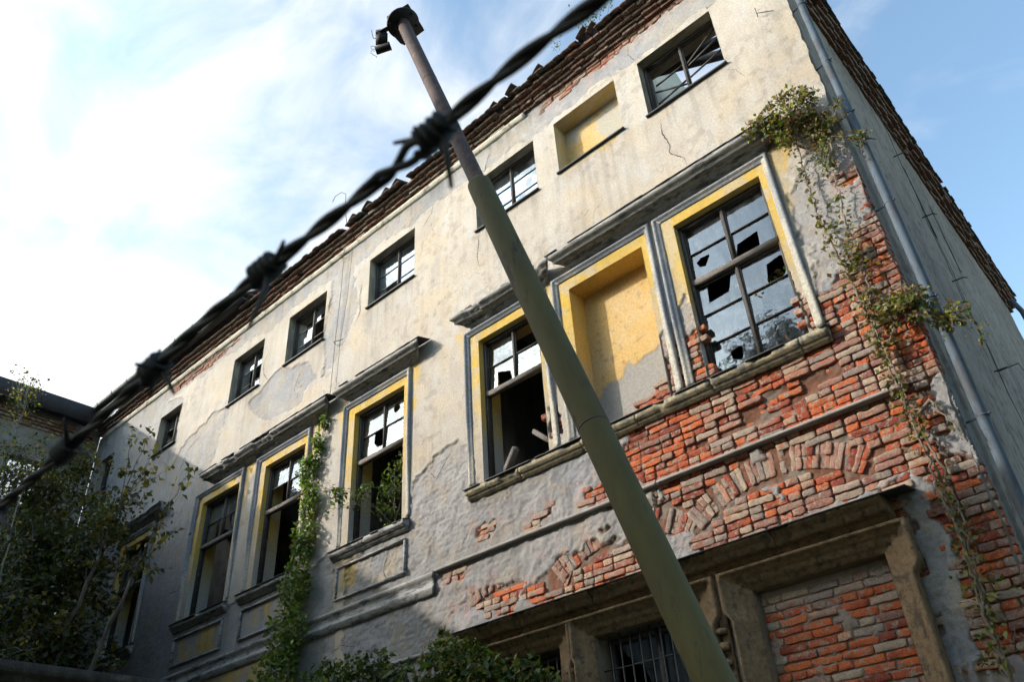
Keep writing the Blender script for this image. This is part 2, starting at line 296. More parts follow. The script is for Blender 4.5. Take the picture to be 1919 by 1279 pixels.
def brick_sd(x, z):
    d = np.full(np.shape(x), -9.)
    for P in BR: d = np.maximum(d, sdpoly(x, z, P))
    rem = np.maximum(sstep(0.575, 0.64, fbm(x, z, 1.9, 4, 333)) * (z < 5.75), 0.9 * sstep(0.0, 0.05, sdpoly(x, z, [(-0.86, 2.5), (-0.50, 2.5), (-0.52, 3.6), (-0.45, 4.4), (-0.60, 4.62), (-0.86, 4.6)]) + 0.55 * (fbm(x, z, 3.5, 4, 335) - 0.56)))
    d = d - 0.45 * rem * (d > -0.2)
    return d + 0.16 * (fbm(x, z, 3.2, 4, 3) - 0.5) + 0.10 * (fbm(x, z, 16, 3, 9) - 0.5)
def base_field(x, z):
    """front of the bare bricks relative to the plaster face (negative = hollow)"""
    h = -0.008 + 0.0 * x
    hol = sdpoly(x, z, [(-3.3, 5.75), (-2.6, 6.1), (-1.8, 6.22), (-1.0, 6.25), (-0.8, 5.95), (-1.3, 5.72), (-2.4, 5.66)])
    h = h - 0.045 * sstep(-0.05, 0.25, hol + 0.12 * (fbm(x, z, 6, 2, 77) - 0.5))
    return h - 0.02 * fbm(x, z, 1.7, 2, 41)

def surf(x, z):
    """outward height and colour of the plastered front"""
    bs = brick_sd(x, z)
    gd = np.full(x.shape, -9.)
    for P in GREY: gd = np.maximum(gd, sdpoly(x, z, P))
    e = 0.30 * (fbm(x, z, 2.2, 4, 21) - 0.5) + 0.14 * (fbm(x, z, 13, 3, 25) - 0.5)
    gd = gd + e
    big = fbm(x, z, 0.9, 4, 31); mid = fbm(x, z, 5, 4, 35); fine = fbm(x, z, 28, 3, 39)
    h = 0.012 * (big - 0.5) + 0.005 * (mid - 0.5) + 0.0035 * (fine - 0.5)
    # colours
    cream = np.stack([0.50 - 0.10 * mid + 0 * x, 0.447 - 0.10 * mid, 0.355 - 0.08 * mid], -1)
    warm = np.array([0.50, 0.40, 0.26]); wf = sstep(0.52, 0.75, fbm(x, z, 1.6, 4, 51))[:, None] * 0.55
    c = cream * (1 - wf) + warm * wf
    wash = sstep(0.5, 0.72, fbm(x * 1.3, z * 0.7, 2.6, 5, 55))[:, None] * 0.5; c = c * (1 - wash) + np.array([0.47, 0.445, 0.40]) * wash
    spots = sstep(0.60, 0.66, fbm(x, z, 9, 3, 58)) * sstep(0.45, 0.6, big); c = c * (1 - 0.16 * spots[:, None])
    # cream paint greys out going down the lower floor
    g = sstep(-0.03, 0.04, gd); edge = np.exp(-(gd / 0.035) ** 2)
    grey = np.stack([0.345 + 0.12 * (mid - 0.5), 0.325 + 0.12 * (mid - 0.5), 0.29 + 0.11 * (mid - 0.5)], -1)
    blu = sstep(0.5, 0.7, fbm(x, z, 1.3, 3, 63))[:, None] * 0.5; grey = grey * (1 - blu) + np.array([0.25, 0.255, 0.265]) * blu
    tanp = sstep(0.55, 0.68, fbm(x, z, 3.3, 4, 66))[:, None] * 0.55; grey = grey * (1 - tanp) + np.array([0.38, 0.32, 0.235]) * tanp
    pk = sstep(0.3, 0.0, -bs)[:, None] * sstep(0.48, 0.62, fbm(x, z, 7, 3, 68))[:, None] * 0.5; grey = grey * (1 - pk) + np.array([0.42, 0.27, 0.22]) * pk
    c = c * (1 - g[:, None]) + grey * g[:, None]
    # yellow paint
    yl = np.zeros(x.shape)
    for a, b in LOW + [(NICHE1[0], NICHE1[1])]:
        band = (x > a - 0.26) & (x < b + 0.16) & (z > 6.5) & (z < 9.30)
        f = sstep(7.0, 8.6, z + 0.7 * (fbm(x, z, 3, 3, 71) - 0.5)); yl = np.maximum(yl, np.where(band, 0.2 + 0.8 * f, 0))
        side = sdpoly(x, z, [(b + 0.18, 9.45), (b + 0.55, 9.42), (b + 0.42, 9.05), (b + 0.28, 8.4), (b + 0.18, 8.1)]) + 0.2 * (fbm(x, z, 5, 3, 72) - 0.5)
        yl = np.maximum(yl, 0.85 * sstep(-0.05, 0.1, side)); sid2 = sdpoly(x, z, [(a - 0.30, 9.45), (a - 0.5, 9.4), (a - 0.36, 8.6)]) + 0.15 * (fbm(x, z, 5, 3, 73) - 0.5)
        yl = np.maximum(yl, 0.8 * sstep(-0.05, 0.1, sid2))
    for a, b in LOW[2:5]:
        pan = sdpoly(x, z, [(a, 6.28), (b, 6.25), (b, 5.78), (a, 5.8)]) + 0.0 * x
        amt = 0.9 if a < -11 else 0.25
        yl = np.maximum(yl, (pan > 0) * amt * sstep(0.36, 0.6, fbm(x * 1.5, z * 0.6, 3, 4, 74)))
    yl = np.maximum(yl, ((x < -10.6) & (z < 5.25) & (z > 4.3)) * 0.9 * sstep(0.3, 0.55, fbm(x, z, 2, 3, 75)))
    yl = np.maximum(yl, 0.75 * sstep(0.0, 0.1, sdpoly(x, z, [(-9.25, 6.28), (-8.95, 6.28), (-9.05, 5.9), (-9.25, 5.95)]) + 0.1))
    yl = np.maximum(yl, 0.6 * sstep(0.0, 0.1, sdpoly(x, z, [(-4.1, 11.36), (-2.9, 11.34), (-3.0, 11.24), (-4.05, 11.28)]) + 0.05))
    yy = np.stack([0.56 + 0 * x, 0.375 + 0.06 * (mid - .5), 0.085 + 0.08 * (mid - .5)], -1)
    wear = np.maximum(sstep(0.54, 0.66, fbm(x, z, 5.5, 5, 79)) * 0.6, 0.5 * sstep(0.5, 0.62, fbm(x * 2, z * 0.7, 3, 4, 78)))
    yl = yl * (1 - wear) * (1 - 0.85 * g * (z < 7.9) * (z > 6.4))
    c = c * (1 - yl[:, None]) + yy * yl[:, None]
    # rough render: lumps and flakes
    rough = np.maximum(g, sstep(12.6, 12.75, z))
    d1, d2, cid = cellplates(x + 0.15 * fbm(x, z, 4, 2, 81), z + 0.15 * fbm(x, z, 4, 2, 83), 4.2, 5)
    flake = (cid - 0.5) * 0.014 * sstep(0.0, 0.10, d2 - d1)
    lump = 0.030 * (fbm(x, z, 7, 4, 85) - 0.5) + 0.020 * (fbm(x, z, 22, 3, 86) - 0.5)
    lowf = sstep(8.2, 6.5, z) * (x > -9.8)
    h = h + rough * (lump * (0.45 + 0.8 * lowf) + flake * lowf) - 0.017 * g
    h = h - 0.006 * edge * (gd > 0) + 0.005 * np.exp(-((gd + 0.03) / 0.03) ** 2)
    c = c * (1 - 0.35 * (edge * (gd > 0) * sstep(0.4, 0.6, mid))[:, None])
    # bricks show faintly through the thin plaster below the sills
    course = np.abs(((z + 0.3 * vnoise(x, z, 91) * 0.05) / 0.082) % 1 - 0.5)
    h = h - 0.006 * sstep(0.38, 0.5, course) * g * sstep(0.45, 0.6, fbm(x, z, 1.5, 2, 93)) * lowf
    # ragged plaster bulge left under the ledge
    rag = 5.38 + 0.12 * (fbm(x, z * 0.2, 4.5, 4, 97) - 0.5) * 2
    shelf = sstep(0.0, 0.02, z - rag) * (z < 5.53) * sstep(0.40, 0.52, fbm(x, z * 0, 1.8, 4, 98) + 0.12 * (x < -3.4)) * (x > -4.3) * (x < -0.6)
    h = h + shelf * (0.004 + 0.05 * fbm(x, z, 9, 4, 96)); c = c * (1 - 0.5 * shelf[:, None]) + np.array([0.36, 0.30, 0.215]) * 0.5 * shelf[:, None]
    hair = np.exp(-((fbm(x, z, 1.3, 6, 151) - 0.5) / 0.0045) ** 2) * sstep(0.52, 0.60, fbm(x, z, 0.9, 3, 153)) * (0.3 + 0.7 * (z > 6))
    h = h - 0.006 * hair; c = c * (1 - 0.40 * hair[:, None])
    # bare brick: mortar bed
    k = sstep(0.0, 0.035, bs - 0.6 * (shelf > 0.3))
    bed = base_field(x, z) - 0.030 + 0.036 * (fbm(x, z, 18, 4, 95) - 0.5)
    h = h * (1 - k) + bed * k
    mq = sstep(0.35, 0.65, fbm(x, z, 4, 4, 94))[:, None]; mort = np.array([0.20, 0.09, 0.05]) * (1 - mq) + np.array([0.22, 0.175, 0.13]) * mq
    c = c * (1 - k[:, None]) + mort * k[:, None]
    str_ = sstep(0.50, 0.72, fbm(x * 5.5, z * 0.45, 2.0, 4, 141))
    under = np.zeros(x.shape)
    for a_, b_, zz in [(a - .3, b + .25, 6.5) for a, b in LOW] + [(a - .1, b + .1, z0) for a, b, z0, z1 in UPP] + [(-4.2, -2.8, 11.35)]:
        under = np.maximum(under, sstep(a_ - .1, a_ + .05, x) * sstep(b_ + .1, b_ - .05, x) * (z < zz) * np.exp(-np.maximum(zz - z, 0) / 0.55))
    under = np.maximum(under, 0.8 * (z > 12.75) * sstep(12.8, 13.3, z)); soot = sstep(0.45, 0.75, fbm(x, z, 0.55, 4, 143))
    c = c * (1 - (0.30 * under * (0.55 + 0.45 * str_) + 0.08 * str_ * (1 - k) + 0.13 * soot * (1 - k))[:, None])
    lowd = 1 - 0.16 * sstep(9.2, 6.0, z); c = c * (0.94 * lowd)[:, None] * np.array([0.97, 0.965, 1.03]) * (1 - 0.30 * sstep(-11.5, -16.0, x) * sstep(10.5, 8.0, z))[:, None]  # lower left darker: dirt, plus the wing's shade deepened in the colour
    return h, np.clip(c, 0.02, 0.8)

def front_wall():
    xc = [v for h in HOLES for v in h[:2]]; zc = [v for h in HOLES for v in h[2:]]
    X = axis(-21.27, 0.0, xc, lambda x: 0.018 if x > -5.2 else (0.024 if x > -9.8 else 0.04))
    Z = axis(-0.2, ZTOP, zc + [3.0], lambda z: 0.3 if z < 2.9 else 0.0185)
    nx, nz = len(X), len(Z); gx, gz = np.meshgrid(X, Z, indexing='ij'); x = gx.ravel(); z = gz.ravel()
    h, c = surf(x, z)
    # the corner is ragged
    jit = 0.030 * (fbm(z, z * 0, 5, 4, 99) - 0.5) * 2 * (x > -0.001); hc = h.copy()
    V = np.stack([x + jit - 0.05 * (x > -0.001) * sstep(9, 7.5, z) * 1.0, -hc, z], -1)
    cx = (X[:-1] + X[1:]) / 2; cz = (Z[:-1] + Z[1:]) / 2; keep = np.ones((nx - 1, nz - 1), bool)
    for a, b, c0, c1 in HOLES: keep[np.ix_((cx > a) & (cx < b), (cz > c0) & (cz < c1))] = False
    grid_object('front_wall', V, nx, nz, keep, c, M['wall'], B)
front_wall()

def reveals():
    """the sides, heads and bottoms of the openings, and the backs of the two blind niches"""
    mb = MB()
    def colr(x, y, z, kind):
        n = fbm(x + y * 3, z + y * 2, 4, 4, 111); 
        if kind == 'y': a = np.array([0.54, 0.36, 0.08]); b = np.array([0.42, 0.33, 0.16])
        elif kind == 'yn': a = np.array([0.60, 0.38, 0.09]); b = np.array([0.56, 0.38, 0.13])
        elif kind == 'u': a = np.array([0.40, 0.36, 0.28]); b = np.array([0.25, 0.22, 0.18])
        elif kind == 'un': a = np.array([0.50, 0.38, 0.16]); b = np.array([0.48, 0.42, 0.30])
        else: a = np.array([0.25, 0.20, 0.14]); b = np.array([0.16, 0.13, 0.10])
        t = sstep(0.35, 0.65, n)[:, None]; c = a * (1 - t) + b * t
        if kind in ('y', 'yn'):
            g = sstep(7.9, 7.0, z + 0.5 * (fbm(x, z, 3, 3, 113) - .5))[:, None]; c = c * (1 - g) + np.array([0.40, 0.385, 0.35]) * g
        return c
    def patch(f, nu, nv, kind, flip=False, amp=0.008):
        nonlocal mb
        u, v = np.meshgrid(np.linspace(0, 1, nu), np.linspace(0, 1, nv), indexing='ij'); u = u.ravel(); v = v.ravel()
        x, y, z, nrm = f(u, v); d = amp * (fbm(x * 1.0 + y * 1.3, z + y * 0.7, 9, 3, 117) - 0.5) * (u > 0.001) * (u < 0.999) * (v > 0.001) * (v < 0.999)
        P = np.stack([x + nrm[0] * d, y + nrm[1] * d, z + nrm[2] * d], -1); i = np.arange(nu * nv).reshape(nu, nv)
        q = np.stack([i[:-1, :-1], i[1:, :-1], i[1:, 1:], i[:-1, 1:]], -1).reshape(-1, 4)
        mb.add(P, q, np.clip(colr(x, y, z, kind), 0, 1))
    for (a, b, z0, z1), dep, kind in [((*q, *ZL), 0.45, 'y') for q in LOW] + [(q, 0.45, 'u') for q in UPP] + [(NICHE1, 0.34, 'yn'), (NICHE2, 0.30, 'un')] + [(q, 0.4, 'g') for q in GR]:
        y0 = -0.002; mb = MB()
        ny = 14; nzz = int((z1 - z0) / 0.04); nxx = int((b - a) / 0.04)
        o = 0.0
        patch(lambda u, v: (a + 0 * u, y0 + (dep - y0) * u, z0 + (z1 - z0) * v, (1, 0, 0)), ny, nzz, kind)
        patch(lambda u, v: (b + 0 * u, y0 + (dep - y0) * u, z0 + (z1 - z0) * v, (-1, 0, 0)), ny, nzz, kind)
        patch(lambda u, v: (a + (b - a) * v, y0 + (dep - y0) * u, z1 + 0 * u, (0, 0, -1)), ny, nxx, kind)
        patch(lambda u, v: (a + (b - a) * v, y0 + (dep - y0) * u, z0 + 0 * u, (0, 0, 1)), ny, nxx, kind)
        mb.build('window_reveal', M['wall'], B, smooth=True)
    for (a, b, z0, z1), dep, low in ((NICHE1, 0.34, True), (NICHE2, 0.30, False)):
        m = MB(); nu, nv = int((b - a) / 0.02), int((z1 - z0) / 0.02)
        gx, gz = np.meshgrid(np.linspace(a - 0.01, b + 0.01, nu), np.linspace(z0, z1 + 0.01, nv), indexing='ij'); x = gx.ravel(); z = gz.ravel()
        n = fbm(x, z, 3, 4, 121); y = dep + 0.006 * (fbm(x, z, 6, 4, 123) - 0.5)
        ca = np.array([0.50, 0.325, 0.125]); cb = np.array([0.50, 0.35, 0.175]); t = sstep(0.35, 0.65, n)[:, None]; c = ca * (1 - t) + cb * t
        pit = sstep(0.74, 0.78, fbm(x, z, 14, 2, 125))[:, None] * 0.25; c = c * (1 - pit)
        if low:
            g = sstep(-0.03, 0.03, (7.35 + 0.35 * (x - a) / (b - a) - z) + 0.5 * (fbm(x, z, 3, 4, 127) - 0.5))[:, None]; c = c * (1 - g) + np.array([0.28, 0.26, 0.235]) * g
            y = y + 0.012 * g[:, 0]
        else:
            g = sstep(0.45, 0.55, fbm(x * 1.0, z * 1.4, 2.2, 4, 129) + 0.25 * (z - 12.3))[:, None]; c = c * (1 - g) + np.array([0.36, 0.33, 0.28]) * g
        i = np.arange(nu * nv).reshape(nu, nv); q = np.stack([i[:-1, :-1], i[1:, :-1], i[1:, 1:], i[:-1, 1:]], -1).reshape(-1, 4)
        o = m.add(np.stack([x, y, z], -1), q, c); ob = m.build('blind_niche', M['wall'], B, smooth=True)
reveals()

# bare bricks --------------------------------------------------------------
def brick(mb, cx, cz, L, H, p, depth, ang=0.0, cf=(0.3, 0.2, 0.1), cs=(0.4, 0.13, 0.06), axis_='x', y=None, wear=0.006):
    nu = 11 if L > 0.2 else 7; nv = 5
    U = np.linspace(-1, 1, nu); Vv = np.linspace(-1, 1, nv); gu, gv = np.meshgrid(U, Vv, indexing='ij'); gu = gu.ravel(); gv = gv.ravel()
    s = rng.integers(0, 9999)
    gu = np.where(np.abs(gu) > 0.99, gu, gu / (U[-2]) * (1 - 0.016 / L)); gv = np.where(np.abs(gv) > 0.99, gv, gv / Vv[-2] * (1 - 0.018 / H)); ex = (np.abs(gu) > 0.99) * 1.0; ez = (np.abs(gv) > 0.99) * 1.0
    chip = (vnoise(gu * 2.2 + s, gv * 1.6 + s * 2, 17) > 0.70); d = -0.003 * ex - 0.003 * ez - 0.007 * ex * ez + wear * 1.0 * (vnoise(gu * 2.3 + s, gv * 1.5 + s, 7) - 0.5) + 0.006 * (rng.random(nu * nv) - 0.5) - 0.012 * chip * (ex + ez > 0) + rng.uniform(-0.006, 0.006) * gu + rng.uniform(-0.004, 0.004) * gv
    sx = 1 - 0.05 * ez * (np.abs(gu) > 0.9); lx = gu * L / 2 * sx + 0.012 * (vnoise(gv * 2 + s, gu * 3, 3) - 0.5); lz = gv * H / 2 * (1 - 0.05 * ex) + 0.012 * (vnoise(gu * 3 + s, gv, 5) - 0.5)
    n = nu * nv; i = np.arange(n).reshape(nu, nv)
    q = [tuple(v) for v in np.stack([i[:-1, :-1], i[1:, :-1], i[1:, 1:], i[:-1, 1:]], -1).reshape(-1, 4)]
    ring = list(i[:, 0]) + list(i[-1, 1:]) + list(i[-2::-1, -1]) + list(i[0, -2:0:-1]); m = len(ring)
    P1 = np.stack([lx, p + d, lz], -1)
    mid = P1[ring].copy(); mid[:, 1] -= 0.012; mid[:, 0] *= 1.012; mid[:, 2] *= 1.02
    bk = mid.copy(); bk[:, 1] = p - depth
    for k in range(m):
        a, b = ring[k], ring[(k + 1) % m]
        q.append((b, a, n + k, n + (k + 1) % m)); q.append((n + (k + 1) % m, n + k, n + m + k, n + m + (k + 1) % m))
    A = np.vstack([P1, mid, bk])
    ca, sa = math.cos(ang), math.sin(ang); X = A[:, 0] * ca - A[:, 2] * sa; Z = A[:, 0] * sa + A[:, 2] * ca
    if axis_ == 'x': W_ = np.stack([cx + X, -A[:, 1], cz + Z], -1)
    else: W_ = np.stack([A[:, 1], cx + X, cz + Z], -1)
    if y is not None: W_[:, 1] += y
    cfv = np.tile(np.array(cf), (n, 1)) * (1 + 0.35 * (vnoise(gu * 2.6 + s, gv * 2 + s, 11)[:, None] - 0.5))
    stain = (vnoise(gu * 2.1 + s * 3, gv * 1.7, 13) > 0.62)[:, None]; cfv = np.where(stain, cfv * 0.35 + np.array(cs) * 0.65, cfv) if rng.random() < 0.45 else cfv
    C_ = np.vstack([cfv, np.tile(np.array(cs), (2 * m, 1))])
    mb.add(W_, q, np.clip(C_, 0, 1))

TAN = [(0.31, 0.225, 0.165), (0.28, 0.207, 0.158), (0.34, 0.245, 0.175), (0.25, 0.188, 0.152), (0.21, 0.16, 0.135)]
PINK = [(0.26, 0.135, 0.10), (0.29, 0.16, 0.115), (0.21, 0.105, 0.08)]
RED = [(0.38, 0.088, 0.032), (0.42, 0.108, 0.036), (0.30, 0.066, 0.030), (0.20, 0.046, 0.028)]
ARCH = [(-1.95, 3.62, 1.70), (-3.95, 3.56, 1.70), (-5.75, 3.50, 1.70)]
def in_arch(x, z):
    for cx, cz, R in ARCH:
        r = np.hypot(x - cx, z - cz); a = math.degrees(math.atan2(x - cx, z - cz))
        if R - 0.21 < r < R + 0.15 and abs(a) < 38: return True
    return False
def bare_bricks():
    patches = [MB() for _ in BR]; z = 3.0; row = 0
    pts = []
    while z < 13.38:
        if z > 8.55 and z < 12.98: z += 0.082; row += 1; continue
        x = 0.0 - (0.0 if row % 2 else 0.075) + rng.uniform(-0.02, 0.01)
        x = -0.012; first = True
        x0 = -17.3 if z > 12.9 else -7.3
        while x > x0:
            L = 0.29 if ((row % 2 == 0) != (rng.random() < 0.25)) else 0.14
            if first and row % 2: L = 0.14
            first = False
            pts.append((x - L / 2, z, L)); x -= L + rng.uniform(0.008, 0.016)
        z += 0.082; row += 1
    A = np.array([(p[0], p[1]) for p in pts]); sd = brick_sd(A[:, 0], A[:, 1]); bf = base_field(A[:, 0], A[:, 1])
    red = fbm(A[:, 0], A[:, 1], 1.3, 3, 301); own = np.argmax(np.stack([sdpoly(A[:, 0], A[:, 1], P) for P in BR]), 0)
    for (x, z, L), s, b, rf, ow in zip(pts, sd, bf, red, own):
        if s < -0.06: continue
        if any(h[0] - 0.03 < x < h[1] + 0.03 and h[2] - 0.03 < z < h[3] + 0.03 for h in HOLES): continue
        if in_arch(x, z): continue
        if 5.13 < z < 5.30 and x < -0.6 and rng.random() < 0.0: continue
        lost = rng.random()
        deep = b < -0.045
        pr = rng.random(); lean = 0.33 + (0.25 if deep else 0) + 0.9 * (rf - 0.5)
        if 5.64 < z < 6.5 and -4.3 < x < -2.6: lean += 0.36
        if x > -0.95: lean += 0.18
        if z < 5.5 and z > 4.6: lean -= 0.05
        if z > 12.9: lean += 0.15
        if pr < lean:      # broken, face lost
            p = b - 0.002 - rng.uniform(0, 0.020 if not deep else 0.05); cf = random.choice(RED); w = 0.010
        elif pr < lean + 0.22: p = b + rng.uniform(-0.006, 0.014); cf = random.choice(PINK); w = 0.005
        else: p = b + rng.uniform(-0.006, 0.014) + (0.024 if deep and rng.random() < 0.6 else 0); cf = random.choice(TAN); w = 0.005
        if deep and lost < 0.16: continue
        f = 1 - rng.uniform(0, 0.12); fv = rng.uniform(0.80, 1.12); cf = tuple(v * fv for v in cf)
        if z > 12.9: fv = rng.uniform(0.55, 0.8); cf = tuple(v * fv for v in random.choice(PINK + TAN[:1]))
        brick(patches[ow], x, z + rng.uniform(-0.003, 0.003), L * rng.uniform(0.95, 1.01), 0.071, p, 0.09 + 0.03 * deep, rng.uniform(-0.02, 0.02), cf, random.choice(RED), wear=w)
    for p_ in patches:
        if p_.v: p_.build('exposed_brickwork', M['brick'], B)
    # relieving arches of bricks on edge
    for cx, cz, R in ARCH:
        mb = MB()
        n = 34
        for k in range(n):
            a = math.radians(-36 + 72 * (k + 0.5) / n); xx = cx + R * math.sin(a); zz = cz + R * math.cos(a)
            if brick_sd(np.array([xx]), np.array([zz]))[0] < -0.12: continue
            if rng.random() < 0.10 or vnoise(np.array([xx * 2.2]), np.array([zz * 2.2]), 71)[0] < 0.14: continue
            b = float(base_field(np.array([xx]), np.array([zz]))[0]); r = rng.random()
            cf = random.choice(TAN) if r < 0.62 else random.choice(PINK) if r < 0.9 else random.choice(RED); b += rng.uniform(-0.028, -0.012)
            if rng.random() < 0.55: brick(mb, xx, zz, 0.285, 0.066, b + rng.uniform(-0.004, 0.012), 0.09, math.pi / 2 - a, cf, random.choice(RED))
            else:
                for q in (-0.072, 0.072): brick(mb, xx + q * math.sin(a), zz + q * math.cos(a), 0.138, 0.066, b + rng.uniform(-0.01, 0.012), 0.09, math.pi / 2 - a, cf, random.choice(RED))
        if mb.v: mb.build('relieving_arch', M['brick'], B)
bare_bricks()

def niche_bricks():
    mb = MB(); z = 6.63; r = 0
    while z < 7.12:
        x = -2.93 + (0.07 if r % 2 else 0.0)
        while x > -4.0:
            L = random.choice([0.29, 0.29, 0.14]); xc = x - L / 2
            if z < 6.66 + 0.44 * (xc + 3.95) / 1.0 + rng.uniform(-0.05, 0.05) and xc + L / 2 < -2.925 + 0.01:
                q = rng.random(); cf = random.choice(RED) if q < 0.6 else random.choice(PINK) if q < 0.8 else random.choice(TAN)
                brick(mb, xc, z, L, 0.068, rng.uniform(0.0, 0.03) + 0.22 * max(0, (xc + 3.6)) , 0.16, rng.uniform(-.02, .02), cf, random.choice(RED), y=0.30)
            x -= L + 0.012
        z += 0.08; r += 1
    mb.build('rubble_bricks', M['brick'], B)
niche_bricks()

# mouldings ----------------------------------------------------------------
def noisy_run(mb, prof, xa, xb, mitre=True, step=0.03, amp=0.004, chip=0.0, seed=0, col=None, y0=0.0, axis_='x'):
    """prof: list of (out, z); runs along x from xa to xb (positions at the wall), the ends returned by the projection"""
    n = max(2, int((xb - xa) / step)); t = np.linspace(0, 1, n); m = len(prof); V = []
    for i, tt in enumerate(t):
        for j, (h, z) in enumerate(prof):
            e = h if mitre else 0
            x = (xa - e) + (xb - xa + 2 * e) * tt
            nn = float(fbm(np.array([x * 1.0]), np.array([z * 1.0 + j]), 9, 3, 400 + seed)[0]) - 0.5
            hh = h + amp * 0.45 * nn * (h > 0.005)
            zz = z + amp * 0.4 * nn * (h > 0.005)
            if chip and h > 0.10:
                g_ = float(fbm(np.array([x]), np.array([0.0]), 3.0, 4, 450 + seed)[0]); c = min(0.4, max(0.0, g_ - 0.62 + 0.10 * chip) * 14) * 0.09 * (0.6 + 0.8 * float(vnoise(np.array([x * 30]), np.array([j * 1.0]), 5)[0])); hh -= min(c, h * 0.5)
            V.append((x, y0 - hh, zz))
    F = [(i * m + j, (i + 1) * m + j, (i + 1) * m + j + 1, i * m + j + 1) for i in range(n - 1) for j in range(m - 1)]
    F += [tuple(range(m)), tuple((n - 1) * m + j for j in range(m - 1, -1, -1))]
    mb.add(V, F, col); return mb

HOOD = [(-0.02, 9.325), (0.03, 9.33), (0.035, 9.36), (0.08, 9.365), (0.11, 9.40), (0.15, 9.42), (0.215, 9.43), (0.22, 9.485), (0.245, 9.49), (0.25, 9.505), (0.275, 9.51), (0.28, 9.575), (-0.02, 9.63)]
for k, (xa, xb, chip, flash) in enumerate([(-4.10, -0.90, 0.0, 1), (-6.2, -4.62, 0.9, 0), (-9.32, -7.52, 0.0, 1), (-13.92, -10.04, 0.05, 1), (-18.0, -16.15, 0.7, 0)]):
    hb = noisy_run(MB(), HOOD, xa, xb, amp=0.007, chip=chip, seed=k).build('hood_moulding', M['trim'], B)
    if flash:
        mb = MB(); n = int((xb - xa + 0.6) / 0.22); xs = np.linspace(xa - 0.30, xb + 0.30, n + 1)
        for i in range(n):
            o = 0.295 - (0.04 if rng.random() < 0.06 else 0) + rng.uniform(-0.006, 0.006); dz = rng.uniform(-0.003, 0.003); a_, b_ = xs[i], xs[i + 1] + 0.01
            V = [(a_, -o, 9.578 + dz), (b_, -o, 9.578 + dz + rng.uniform(-.006, .006)), (b_, -0.02, 9.645), (a_, -0.02, 9.645), (a_, -o, 9.592 + dz), (b_, -o, 9.592 + dz), (b_, -0.02, 9.66), (a_, -0.02, 9.66)]
            mb.add(V, [(0, 3, 2, 1), (4, 5, 6, 7), (0, 1, 5, 4), (1, 2, 6, 5), (2, 3, 7, 6), (3, 0, 4, 7)])
        mb.build('sheet_flashing', M['sheet'], hb)
    else:
        mb = MB()
        for i in range(int((xb - xa + 0.4) / 0.15)):
            if rng.random() < 0.25: continue
            x = xa - 0.2 + i * 0.15; brick(mb, x, 9.612, 0.14, 0.035, 0.20 + rng.uniform(-0.05, 0.03), 0.12, rng.uniform(-.04, .04), (0.13, 0.11, 0.10), (0.10, 0.06, 0.05))
        mb.build('broken_tiles', M['brick'], hb)

def surround(x0, x1, zb, zt, seed):
    """raised moulding round three sides; x0,x1,zt = outer edge"""
    prof = [(0.0, -0.01), (0.0, 0.045), (0.018, 0.062), (0.045, 0.062), (0.052, 0.040), (0.080, 0.036), (0.092, 0.020), (0.10, 0.018), (0.104, -0.01)]
    mb = MB(); m = len(prof); path = []
    nz = int((zt - zb) / 0.04); nx = int((x1 - x0) / 0.04)
    for i in range(nz): path.append(('l', zb + (zt - zb) * i / nz))
    for i in range(nx + 1): path.append(('t', i / nx))
    for i in range(nz - 1, -1, -1): path.append(('r', zb + (zt - zb) * i / nz))
    V = []; Cc = []
    for s, t in path:
        for j, (d, h) in enumerate(prof):
            if s == 'l': x = x0 + d; z = min(t, zt - d)
            elif s == 'r': x = x1 - d; z = min(t, zt - d)
            else: x = (x0 + d) + (x1 - x0 - 2 * d) * t; z = zt - d
            w = float(fbm(np.array([x]), np.array([z]), 7, 3, 500 + seed)[0]) - 0.5
            low = 1 - float(sstep(zb + 0.2, zb + 1.3, np.array([z]))[0])
            hh = h * (1 - 0.55 * low) + 0.003 * w * low
            if h < 0: hh = h
            V.append((x + 0.002 * w * low, -hh, z))
            nn = float(fbm(np.array([x]), np.array([z]), 2.4, 4, 520 + seed)[0]); g = np.array([0.17, 0.18, 0.20]) * (0.7 + 0.8 * nn); p = np.array([0.34, 0.31, 0.26])
            f = min(1, max(0, low * 1.1 + (0.8 if s == 'r' and j in (3, 4, 5, 6, 7) else 0) + 2.4 * (nn - 0.52)))
            Cc.append(g * (1 - f) + p * f)
    n = len(path); F = [(i * m + j, i * m + j + 1, (i + 1) * m + j + 1, (i + 1) * m + j) for i in range(n - 1) for j in range(m - 1)]
    F += [tuple(range(m - 1, -1, -1)), tuple((n - 1) * m + j for j in range(m))]
    mb.add(V, F, np.array(Cc)); mb.build('window_surround', M['surround'], B)
for k, (a, b) in enumerate(LOW[:6] + [(NICHE1[0], NICHE1[1])]): surround(a - 0.29, b + 0.19, 6.62, 9.31, k)

